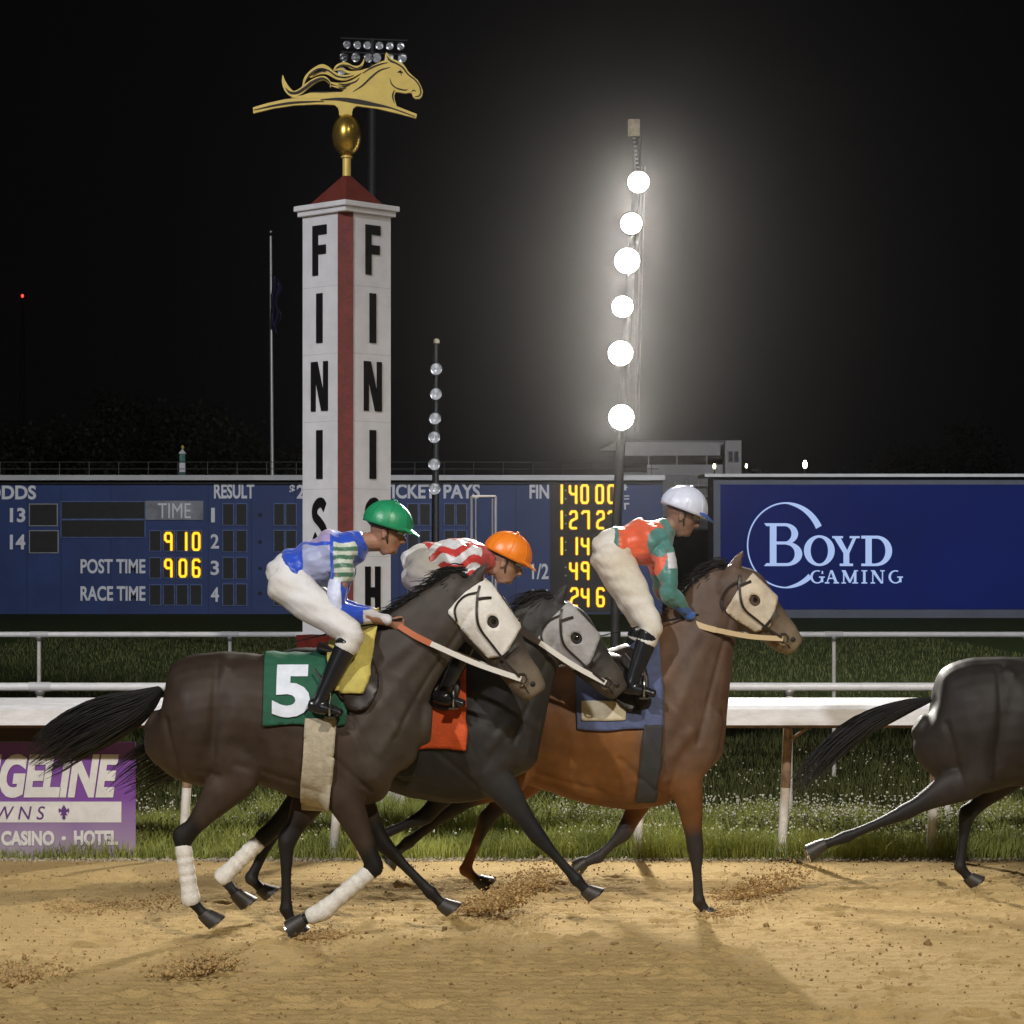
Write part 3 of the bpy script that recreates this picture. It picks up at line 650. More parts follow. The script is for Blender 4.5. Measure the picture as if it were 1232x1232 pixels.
# dark stair enclosure between board and screen
m = MB(); p = at(797,738,BD+3); q = at(862,622,BD+3); m.box((p.x,BD+3,0),(q.x,BD+3.4,q.z)); m.build('utility_wall', mat('utility_dark',(.03,.03,.032),.7,vary=.3,scale=2)); 
tag(bpy.data.objects['utility_wall'], 'dark low wall in the gap between the blue results board and the screen', 'wall')

# ================================================================== WHITE RAILS
near = thing('track_rail', 'broad white inner rail on angled posts right beside the dirt track', 'rail', 'white rails along the infield')
NZ0, NZ1 = zz(871.5,16.5), zz(849,16.5)
prof = [(16.42,NZ0),(16.42,NZ1-.02),(16.46,NZ1+.005),(16.62,NZ1+.045),(16.66,NZ1+.045),(16.66,NZ1+.02),(16.48,NZ1-.02),(16.46,NZ0)]
def extrude_x(m, prof, x0, x1):
    n_ = len(prof); m.add([(x,y,z) for x in (x0,x1) for y,z in prof], [tuple(range(n_)), tuple(range(n_,2*n_))[::-1]]+[(i,i+n_,(i+1)%n_+n_,(i+1)%n_) for i in range(n_)])
edges_x = [-30,-12,-6.4,-.35,5.7,12,30]
for i in range(len(edges_x)-1):
    m = MB(); extrude_x(m, prof, edges_x[i]+.001, edges_x[i+1]-.001); m.build('rail_length', RAILW, near)
m = MB(); extrude_x(m, [(16.56,NZ0-.03),(16.56,NZ0-.005),(16.72,NZ0-.005),(16.72,NZ0-.03)], -30, 30); m.build('under_channel', mat('rusty_brown',(.12,.07,.035),.8,vary=.3,scale=15), near)
PD = 16.86
RUST = mat('rusty_post', (.20,.13,.08), .75, vary=.35, scale=20)
for px, lab in ((-325,0),(-142,0),(40,0),(222.5,0),(404.5,0),(769,0),(943,0),(1122,0),(1300,0)):
    x = at(px,0,PD).x; g0 = at(px,1034,PD)
    m = MB(); m.tube([(x-.02,PD,-.05),(x+.012,PD,.5)], .033, 12); f_ = m.build('post', mat('post_white',(.60,.57,.53),.55,vary=.15,scale=12), near, smooth=True)
    m = MB(); m.tube([(x+.012,PD,.5),(x+.03,PD,.92),(x+.035,PD-.02,NZ0-.035)], [.0345,.033,.030], 12); m.tube([(x+.035,PD,NZ0-.14),(x+.12,16.6,NZ0-.035)], .012, 8); m.build('upper_arm', RUST, f_, smooth=True)
def pipe_rail(name, label, d, py, r, posts, slope=0, base=True, joints=()):
    t = thing(name, label, 'rail', 'white rails along the infield')
    z = CAMH-(py-HY)*d/FPX
    MB().tube([(-40,d,z-slope*40),(40,d,z+slope*40)], r, 14).build('rail_pipe', RAILW, t, smooth=True)
    for px in posts:
        x = at(px,0,d).x; MB().tube([(x,d,-.05),(x,d,z-r*.7)], r*.72, 10).build('post', mat('post_white',(.60,.57,.53)), t, smooth=True)
        MB().lathe([(r*.75,-.04),(r*1.25,-.01),(r*1.2,0)], (x,d,z-r*.9), 12).build('post_bracket', GALV, t, smooth=True)
    for px in joints:
        x = at(px,0,d).x; MB().tube([(x-.085,d,z),(x+.085,d,z)], r*1.13, 14).build('pipe_sleeve', mat('sleeve_white',(.55,.55,.57),.5), t, smooth=True)
    return t
pipe_rail('middle_rail', 'round white pipe rail just behind the broad track rail', 18.8, 826.5, .034, (-330,-140,48,603,757,950,1140), joints=(48,))
pipe_rail('back_rail', 'thin white pipe rail farthest back on the grass', 22.8, 763.5, .027, (-410,-182,47,277,711,1003.5,1235), joints=(47,277,1003))
m = MB(); m.tube([at(1014,870,16.7)]*1+[at(1014,880,16.7)],.01,6)

# ================================================================== PURPLE SIGN
GD = 16.80
def sign_mat():
    m = bpy.data.materials.new('sign_purple'); nt, b = nodes(m); N = nt.nodes; L = nt.links
    tc = N.new('ShaderNodeTexCoord'); sx = N.new('ShaderNodeSeparateXYZ'); L.new(tc.outputs['Object'], sx.inputs[0])
    r = N.new('ShaderNodeMapRange'); r.inputs[1].default_value = .45; r.inputs[2].default_value = 0.0; L.new(sx.outputs['Z'], r.inputs[0])
    n = N.new('ShaderNodeTexNoise'); n.inputs['Scale'].default_value = 4; n.inputs['Detail'].default_value = 7; L.new(tc.outputs['Object'], n.inputs['Vector'])
    a = N.new('ShaderNodeMath'); a.operation='MULTIPLY_ADD'; L.new(n.outputs['Fac'], a.inputs[0]); a.inputs[1].default_value = .5; a.inputs[2].default_value = -.25
    s = N.new('ShaderNodeMath'); s.use_clamp=True; L.new(r.outputs[0], s.inputs[0]); L.new(a.outputs[0], s.inputs[1])
    x = N.new('ShaderNodeMix'); x.data_type='RGBA'; x.inputs[6].default_value=(.16,.05,.27,1); x.inputs[7].default_value=(.34,.28,.34,1); L.new(s.outputs[0], x.inputs[0])
    L.new(x.outputs[2], b.inputs['Base Color']); b.inputs['Roughness'].default_value=.5; return m
sg = thing('sponsor_sign', 'purple sign reading EVANGELINE DOWNS CASINO HOTEL at the foot of the rail', 'sign')
MB().pbox(-260,893,163,1036,GD,.02).build('sign_panel', sign_mat(), sg)
MB().pbox(-262,874,120,892,GD,.03).build('top_strip', mat('maroon_strip',(.03,.012,.014),.6), sg)
SW = mat('sign_white', (.62,.60,.58), .5, vary=.08, scale=12)
MB().pbox(-250,964.5,146,989.5,GD-.004,.003).build('white_bar', SW, sg)
text_mesh('EVANGELINE', (-112,907,143,960), GD-.004, SW, parent=sg, bold=.05, t=.003, shear=.22)
VIO = mat('sign_violet', (.10,.03,.17), .5)
text_mesh('D O W N S', (-52,970,54,986), GD-.006, VIO, parent=sg, bold=.0, t=.002, shear=.2)
text_mesh('CASINO', (1.5,999.5,65.5,1017.5), GD-.004, SW, parent=sg, bold=.05, t=.003)
text_mesh('HOTEL', (89,999,142,1017), GD-.004, SW, parent=sg, bold=.05, t=.003)
mb = MB(); q = at(76.8,1008.5,GD-.002); mb.lathe([(.015,-.003),(.015,0)], q, 14, 'Y'); q = at(-8,1008.5,GD-.002); mb.lathe([(.015,-.003),(.015,0)], q, 14, 'Y'); mb.build('dot', SW, sg)
def gp(px,py): q = at(px,py,GD); return (q.x,q.z)
def fl(pts, k=0): mb = MB(); mb.prism([gp(*p) for p in pts], GD-.0075-.0004*k, GD-.0045-.0004*k); return mb
mb = MB(); parts = [[(77,968),(80,973),(79,979),(75,979),(74,973)],[(71,972),(74,974),(76,980),(73,981),(74.5,978),(72.5,976),(71.5,978.5),(70.5,975)],[(83,972),(80,974),(78,980),(81,981),(79.5,978),(81.5,976),(82.5,978.5),(83.5,975)],[(73,979),(81,979),(81,980.6),(73,980.6)],[(76,980),(78,980),(79.3,984),(77,986.5),(74.7,984)]]
for k, p in enumerate(parts): mb.prism([gp(*a) for a in p], GD-.0075-.0004*k, GD-.0045-.0004*k)
mb.build('fleur_de_lis', VIO, sg)

# ================================================================== LAMP COLUMNS
LENS = mat('reflector_silver', (.95,.96,.98), .25, 1.0)
HOT = emit('lit_lamp', (1,.98,.92), 30, (1,1,1))
def flood(name, px, py, d, r, parent, lit=False, aim=(0,-1,-.25), glass=None):
    c = at(px,py,d); a = Vector(aim).normalized(); M = Vector((0,0,1)).rotation_difference(a).to_matrix().to_4x4(); M.translation = c
    mb = MB(); mb.lathe([(r*.25,-r*1.5),(r*.5,-r*1.25),(r*.95,-.25*r),(r*1.06,0),(r*1.02,.04*r),(r*.96,0)], (0,0,0), 18)
    mb.f = mb.f[:-1]; o = mb.build(name, mat('lamp_housing',(.05,.05,.05),.45,.5), parent, smooth=True); o.matrix_world = M
    mb = MB()
    if lit: mb.lathe([(r*.97,.02*r),(r*.8,.22*r),(r*.45,.36*r),(r*.05,.42*r)], (0,0,0), 20); l = mb.build('lit_lens', HOT, o, smooth=True)
    else:
        prof = [(r*.95,.0),(r*.8,-.35*r),(r*.45,-.7*r),(r*.12,-.8*r)]; mb.lathe(prof, (0,0,0), 20); mb.f = [f for f in mb.f if len(f)==4]; l = mb.build('reflector', LENS, o, smooth=True)
        mb = MB(); mb.lathe([(r*.13,-.78*r),(r*.17,-.4*r),(r*.1,-.05*r)], (0,0,0), 10); mb.build('bulb', mat('bulb_grey',(.7,.7,.7),.15), o, smooth=True)
    return o
LD = 20.9
lit = thing('floodlight_column', 'slim dark column with six blazing white lamps one above another', 'light column', 'columns of small floodlights')
MB().tube([at(740,975,LD+.12), at(741,640,LD+.12), at(768,165,LD+.12)], [.045,.043,.03], 12).build('pole', mat('pole_grey',(.025,.024,.023),.6,vary=.3,scale=4), lit, smooth=True)
for (px,py,r) in ((768,219,.082),(759.5,269,.082),(754.5,314,.098),(749,369,.082),(746.5,425,.095),(747.5,502,.098)):
    h = flood('lamp_head', px, py, LD, r*1.13, lit, True, (-.05,-1,-.12))
    t_ = (640-py)/(640-165); pp = at(741+27*t_, py, LD+.12); MB().tube([at(px,py,LD+r*1.2), pp], .014, 6).build('bracket', DARKM, lit)
    lamp('lamp_light', at(px,py,LD-.12), at(px-60,py+120,LD-10), 760, 100, (1,.95,.86), .06, .7)
m = MB(); m.pbox(756,143,770,163,LD,.05); m.build('top_box', mat('box_tan',(.35,.30,.20),.6,vary=.3,scale=20), lit, bevel=.005)
m = MB()
for dx in (772,776): m.tube([at(dx,200,LD+.2), at(dx-8,520,LD+.2)], .0035, 5)
for k in range(9): q = at(763+.6*k, 166+5*k, LD+.02); m.lathe([(.012,-.006),(.012,.006)], q, 8)
m.build('cables', mat('cable_grey',(.16,.15,.14),.5), lit)
UD = 45
un = thing('unlit_light_column', 'slim dark column of six unlit lamps right of the finish post', 'light column', 'columns of small floodlights')
MB().tube([at(524,800,UD+.3)-Vector((0,0,.2)), at(524,414,UD+.3)], [.085,.05], 10).build('pole', DARKM, un, smooth=True)
for (px,py) in ((525,444),(524.5,474),(523.5,503.5),(522.5,526),(522.5,558.5),(523,588)):
    flood('lamp_head', px, py, UD, .115, un, False, (.05*(px-523),-1,-.28)); MB().tube([at(px,py-4,UD+.1), at(524,py-6,UD+.3)], .02, 6).build('bracket', DARKM, un)
q = at(525,411,UD+.3); MB().lathe([(.02,-.06),(.06,-.03),(.06,.03),(.02,.06)], q, 12).build('finial', mat('tan_cap',(.4,.35,.25),.6), un, smooth=True)
KD = 100
rk = thing('floodlight_mast', 'tall far mast with two rows of unlit floodlights behind the gold horse', 'floodlight mast')
MB().tube([(at(445,0,KD).x,KD+.5,0),(at(447,0,KD).x,KD+.5,at(0,44,KD).z)], [.28,.16], 12).build('pole', mat('mast_grey',(.025,.025,.025),.6), rk, smooth=True)
for y0,y1 in ((46,49),(62.5,66)):
    m = MB(); m.tube([at(410,y0,KD+.4), at(490,y1,KD+.4)], .05, 6); m.build('crossarm', DARKM, rk)
for i,px in enumerate((417.5,430,442,456.5,469,482)): flood('lamp_head', px, 53.5+.45*i, KD, .17, rk, False, (.15*(i-2),-1,-.45))
for i,px in enumerate((413.5,428,443.5,453,468,484)): flood('lamp_head', px, 69+.2*i, KD, .20, rk, False, (.2*(i-3),-1,-.2 if i%2 else -.5))
flood('lamp_head', 411, 85.5, KD, .18, rk, False, (.3,-1,-.2))

# ================================================================== FLAGPOLE, CUPOLA POST, FAR BUILDING, MIRROR
QD = 92
fp_ = thing('flagpole', 'thin pale flagpole with a limp dark blue flag left of the finish post', 'flagpole')
MB().tube([(at(328.5,0,QD).x,QD,0),(at(325.5,0,QD).x,QD,at(0,284,QD).z)], [.085,.05], 10).build('pole', mat('pole_silver',(.50,.50,.50),.4,.3), fp_, smooth=True)
q = at(325.5,279,QD); MB().lathe([(.07*math.sin(t),-.07*math.cos(t)) for t in np.linspace(.1,3.04,8)], q, 12).build('finial', GALV, fp_, smooth=True)
V=[];F_=[]
for i in range(25):
    for j in range(9):
        u=j/8; py = 330+66*i/24 + 8*u; px = 327 + u*(9+3*math.sin(i*.5)) ; q = at(px,py,QD); V.append((q.x, QD-.08+.16*math.sin(j*1.9+i*.22), q.z))
for i in range(24):
    for j in range(8): F_.append((i*9+j,i*9+j+1,(i+1)*9+j+1,(i+1)*9+j))
mb = MB(); mb.add(V,F_); o = mb.build('flag', mat('flag_blue',(.02,.02,.07),.8,vary=.3,scale=2), fp_, smooth=True); md = o.modifiers.new('t','SOLIDIFY'); md.thickness=.02
CD = 84
cu = thing('distance_pole', 'small white and green distance post with pointed top peeping over the board', 'distance post')
x = at(219.5,0,CD).x; s_ = CD/FPX
m = MB(); m.box((x-3.6*s_,CD-3.6*s_,0),(x+3.6*s_,CD+3.6*s_,at(0,568,CD).z)); m.build('green_base', mat('base_green',(.03,.11,.09),.6), cu)
MB().box((x-3.4*s_,CD-3.4*s_,at(0,568,CD).z+.001),(x+3.4*s_,CD+3.4*s_,at(0,557,CD).z)).build('white_panel', WHITE, cu)
MB().box((x-3.2*s_,CD-3.2*s_,at(0,557,CD).z+.001),(x+3.2*s_,CD+3.2*s_,at(0,546,CD).z)).build('green_panel', mat('panel_green',(.08,.22,.19),.6,vary=.3,scale=9), cu)
q = at(219.5,546,CD); z0=q.z+.001; h=4.6*s_; MB().add([(x-h,CD-h,z0),(x+h,CD-h,z0),(x+h,CD+h,z0),(x-h,CD+h,z0),(x,CD,z0+6*s_)],[(0,1,4),(1,2,4),(2,3,4),(3,0,4),(3,2,1,0)]).build('pointed_cap', WHITE, cu)
MB().lathe([(.02,0),(.055,.04),(.055,.09),(.01,.14)], (x,CD,z0+5.6*s_), 10).build('gold_finial', GOLD, cu, smooth=True)
HD = 150
def corr():
    m = bpy.data.materials.new('corrugated_siding'); nt, b = nodes(m); N = nt.nodes; L = nt.links
    b.inputs['Base Color'].default_value=(.55,.54,.54,1); b.inputs['Roughness'].default_value=.5
    return m
CORR = mat('siding', (.78,.76,.76), .5, vary=.08, scale=.3)
bl = thing('stand_building', 'far grey metal-clad building with open gallery and windowed tower', 'building')
def ribbed(m, px0,py0,px1,py1,d,step=4.0):
    m.pbox(px0,py0,px1,py1,d,.3)
    for px in np.arange(px0+1, px1-1, step): m.pbox(px,py0+.3,px+1.2,py1-.3,d-.05,.05)
m = MB(); ribbed(m,742,531.5,871,548,HD); m.build('upper_wall', CORR, bl)
MB().pbox(742,530,872,531.4,HD-.3,14).build('roof', mat('roof_grey',(.35,.35,.35),.5), bl)
m = MB(); ribbed(m,872.3,530,892,572,HD-2,3.4); m.build('tower_wall', CORR, bl)
for px in (876.5,883.5):
    o = MB().pbox(px,543,px+5,556,HD-2.12,.06).build('window', mat('window_dark',(.015,.016,.018),.15), bl)
    MB().pbox(px-.6,542.4,px+5.6,543,HD-2.16,.08).pbox(px-.6,556,px+5.6,556.7,HD-2.16,.08).pbox(px-.6,543,px,556,HD-2.16,.08).build('window_frame', WHITE, o)
MB().pbox(742,548.3,871,559,HD+5,.3).build('gallery_back', mat('gallery_dark',(.05,.05,.05),.8), bl)
m = MB()
for px in (745,780,814,850,870): m.pbox(px,548.3,px+1.1,575,HD-.1,.2)
m.build('gallery_posts', CORR, bl)
m = MB(); ribbed(m,779,559,871,572,HD-1); m.build('lower_wall', CORR, bl)
SG_ = mat('siding_grey',(.50,.49,.49),.6,vary=.1,scale=.3)
m = MB(); ribbed(m,742,568,779,600,HD-1.4); m.build('front_wall', SG_, bl)
m = MB(); ribbed(m,779,572.2,858,640,HD-4); m.build('front_wall', SG_, bl)
m = MB()
for k,py in enumerate((583,596,609,622)): m.pbox(812+8*k,py,862,py+1.6,HD-5,.4)
for px in (812,826,840,854): m.pbox(px,578,px+.8,640,HD-5.1,.1)
m.build('stair_railing', CORR, bl)
AMB = emit('small_lamp_warm',(1,.85,.45),14)
for px,py,hh,lb in ((859.5,561,1.0,'small yellowish lamp in front of the far grey building'),(898,560.5,.8,'faint small lamp just right of the tower with two windows'),(968.5,558.5,1.5,'brightest small white lamp above the advertising screen')):
    t = thing('distant_lamp', lb, 'lamp', 'small lamps far behind the boards'); d = 120; q = at(px,py,d)
    MB().lathe([(.05*hh,-.12*hh),(.075*hh,0),(.04*hh,.12*hh)], q, 10).build('globe', AMB if hh<1.2 else emit('small_lamp_white',(1,1,.85),18), t, smooth=True)
    MB().tube([(q.x,q.y,0),(q.x,q.y,q.z-.13*hh)], .03, 6).build('post', DARKM, t)
t = thing('radio_mast', 'far lattice mast with a tiny red light high at the left', 'radio mast'); q = at(27,356,420)
m = MB(); 
for sx,sy in ((-.5,0),(.5,0),(0,.8)): m.tube([(q.x+sx*1.6,q.y+sy*1.6,0),(q.x+sx*.4,q.y+sy*.4,q.z)], .05, 4)
for k in range(24): z_=q.z*k/24; f_=1.6-1.2*k/24; m.tube([(q.x-.5*f_,q.y,z_),(q.x+.5*f_,q.y,z_+q.z/24)], .025, 4)
m.build('lattice', mat('mast_dark',(.01,.01,.01),.7), t); MB().lathe([(.05,-.3),(.26,0),(.05,.3)], q, 8).build('beacon', emit('beacon_red',(1,.03,.02),6), t)
# finish line mirror: a tall narrow glass on two posts
MD = 18.75
mi = thing('glass_panel', 'tall narrow clear panel in a bright steel frame right of the finish post', 'glass panel')
m = MB()
for px in (567.5,596.5): p = at(px,0,MD); m.tube([(p.x,MD,zz(745,MD)),(p.x,MD,zz(597,MD))], .009, 8)
p=at(567.5,597,MD); q=at(596.5,597,MD); m.tube([p,q],.008,8); m.build('frame', mat('bright_steel',(.85,.85,.88),.3,.9), mi, smooth=True)
gm_ = mat('clear_glass',(.92,.95,.95),.02); gm_.node_tree.nodes['Principled BSDF'].inputs['Transmission Weight'].default_value = 1; gm_.node_tree.nodes['Principled BSDF'].inputs['IOR'].default_value = 1.15
MB().pbox(569,599,595,745,MD+.006,.008).build('glass_pane', gm_, mi)
m = MB()
for px in (572.5,592.5): m.tube([at(px,600,MD-.02), at(px,744,MD-.02)], .0055, 8)
m.build('inner_rods', mat('bright_steel',(.7,.7,.72)), mi, smooth=True)
for px in (565,596.5): p = at(px,0,MD); MB().tube([(p.x,MD,-.05),(p.x,MD,zz(746,MD))], .018, 8).build('post', mat('post_white',(.6,.57,.53)), mi, smooth=True)
# unseen floodlight masts lighting the straight; third one added to brighten the boards
for c, lb in ((BANK_A,'tall floodlight mast on the right, behind the camera'),(BANK_B,'tall floodlight mast on the left, behind the camera'),(ADDED_BANK,'unseen floodlight mast at the right, added to light the boards')):
    t = thing('stadium_mast', lb, 'floodlight mast', 'floodlight masts round the straight'); b_ = c + Vector((0,-.9 if c is not ADDED_BANK else -.9,.2))
    MB().tube([(b_.x,b_.y,0),(b_.x,b_.y,b_.z+1)], [.3,.16], 10).build('pole', DARKM, t, smooth=True)
    MB().tube([(b_.x-1.6,b_.y,b_.z+.8),(b_.x+1.6,b_.y,b_.z+.8)], .06, 6).build('crossarm', DARKM, t)
    for k in range(5): MB().lathe([(.08,-.5),(.3,-.1),(.3,0)], (b_.x-1.4+.7*k, b_.y+.3, b_.z+.8), 14, 'Y').build('lamp_head', HOT, t)
# ================================================================== HUMID NIGHT AIR
hz = MB().box((-170,-.8,-1.3),(170,440,72)).mesh('haze'); hm = bpy.data.materials.new('haze'); hm.use_nodes = True
nt = hm.node_tree; nt.nodes.clear(); vo = nt.nodes.new('ShaderNodeVolumePrincipled'); ou = nt.nodes.new('ShaderNodeOutputMaterial')
vo.inputs['Color'].default_value = (.95,.93,.92,1); vo.inputs['Density'].default_value = .00018; vo.inputs['Anisotropy'].default_value = .965
nt.links.new(vo.outputs[0], ou.inputs['Volume']); tag(link('haze', hz, hm), kind='stuff')

# ================================================================== HORSES
COAT = vmat('horse_coat', .56, .26, .16, 14, .12, 120, (1,1,1))
HAIRM = mat('horse_hair', (.010,.009,.008), .5, vary=.4, scale=30)
LEATH = mat('dark_leather', (.018,.012,.009), .45, vary=.2)
STRAPW = mat('rein_webbing', (.62,.55,.42), .7, vary=.12, scale=60)
WRAP = mat('white_bandage', (.66,.63,.57), .85, vary=.12, scale=30, bump=.5, bscale=120)
STEEL = mat('stirrup_steel', (.75,.75,.75), .18, 1)
def surf_offset(me_src, phi, off, name, m, parent, thick=.004):
    """cloth that follows the body: the part of the body where phi (metres inside the outline) is positive, moved out along the normals"""
    bm = bmesh.new(); bm.from_mesh(me_src); bm.normal_update(); co = np.array([v.co[:] for v in bm.verts]); k = phi(co) > -.004
    nr = np.array([v.normal[:] for v in bm.verts])
    bmesh.ops.delete(bm, geom=[v for v in bm.verts if not k[v.index]], context='VERTS')
    co = co[k]; nr = nr[k]; bm.verts.ensure_lookup_table()
    bd = np.array([v.is_boundary or v.is_wire for v in bm.verts]); bad = [v for v in bm.verts if not v.link_faces]
    q = co[bd].copy(); n_ = nr[bd]
    for _ in range(3):
        f = phi(q); g = np.stack([(phi(q+e)-phi(q-e))/.004 for e in np.eye(3)*.002],1); g -= n_*np.sum(g*n_,1)[:,None]
        gg = np.maximum(np.sum(g*g,1),.05); step = g*(f/gg)[:,None]; ln = np.linalg.norm(step,axis=1); step *= np.minimum(1,.012/np.maximum(ln,1e-9))[:,None]; q -= step
    co[bd] = q; co += nr*off
    for v,c in zip(bm.verts,co): v.co = c
    bmesh.ops.delete(bm, geom=bad, context='VERTS')
    seen = set(); isl = []                       # keep the main sheet only
    for v0 in bm.verts:
        if v0 in seen: continue
        st = [v0]; seen.add(v0); cur = []
        while st:
            v = st.pop(); cur.append(v)
            for e in v.link_edges:
                o_ = e.other_vert(v)
                if o_ not in seen: seen.add(o_); st.append(o_)
        isl.append(cur)
    big = max(len(i) for i in isl); bmesh.ops.delete(bm, geom=[v for i in isl if len(i) < big*.4 for v in i], context='VERTS')
    me = bpy.data.meshes.new(name); bm.to_mesh(me); bm.free(); me.materials.clear()
    o = link(name, me, m, parent); md = o.modifiers.new('t', 'SOLIDIFY'); md.thickness = thick; md.offset = 1; return o
MIN = lambda *a: np.minimum.reduce([np.asarray(x,float) for x in a])
def strands(name, roots, tips, n, r0, m, parent, seed, sag=.05, wave=.03, seg=7, spread=.04):
    """hair as many thin tapered locks from near each root to near its tip"""
    g = np.random.default_rng(seed); mb = MB(); roots = [Vector(p) for p in roots]; tips = [Vector(p) for p in tips]
    for _ in range(n):
        t = g.uniform(0, len(roots)-1); i = int(t); f = t-i
        a = roots[i].lerp(roots[min(i+1,len(roots)-1)], f) + Vector(g.normal(0,.012,3)); b = tips[i].lerp(tips[min(i+1,len(tips)-1)], f)
        b = a.lerp(b, g.uniform(.55,1.08)) + Vector(g.normal(0,spread,3)); ph = g.uniform(0,6.28); pts = []; wv = g.uniform(.3,1)*wave
        for s in range(seg):
            u = s/(seg-1); p = a.lerp(b,u) + Vector((0, math.cos(ph+u*4)*wv*u, math.sin(ph+u*5)*wv*u - sag*u*u + sag*.8*math.sin(u*math.pi)))
            pts.append(p)
        mb.tube(pts, [r0*(1-.85*(s/(seg-1))**1.5)*(.5+.5*min(1,s+.4)) for s in range(seg)], 4)
    return mb.build(name, m, parent, smooth=True)
def strap(m, pts, wd, th, n=None):
    """flat webbing along pts: width in the picture plane, thin in depth"""
    c = smooth_curve([tuple(p) for p in pts], 5); vs=[]; fs=[]
    for i in range(len(c)):
        t = c[min(i+1,len(c)-1)]-c[max(i-1,0)]; t /= np.linalg.norm(t); nn = np.array([-t[2],0,t[0]]); nn /= max(np.linalg.norm(nn),1e-6)
        for a,b in ((1,-1),(1,1),(-1,1),(-1,-1)): p = c[i]+nn*wd*.5*a; vs.append((p[0],p[1]+th*b*.5,p[2]))
    for i in range(len(c)-1):
        for k in range(4): fs.append((i*4+k,i*4+(k+1)%4,(i+1)*4+(k+1)%4,(i+1)*4+k))
    fs += [(3,2,1,0),tuple((len(c)-1)*4+k for k in range(4))]; m.add(vs, fs)

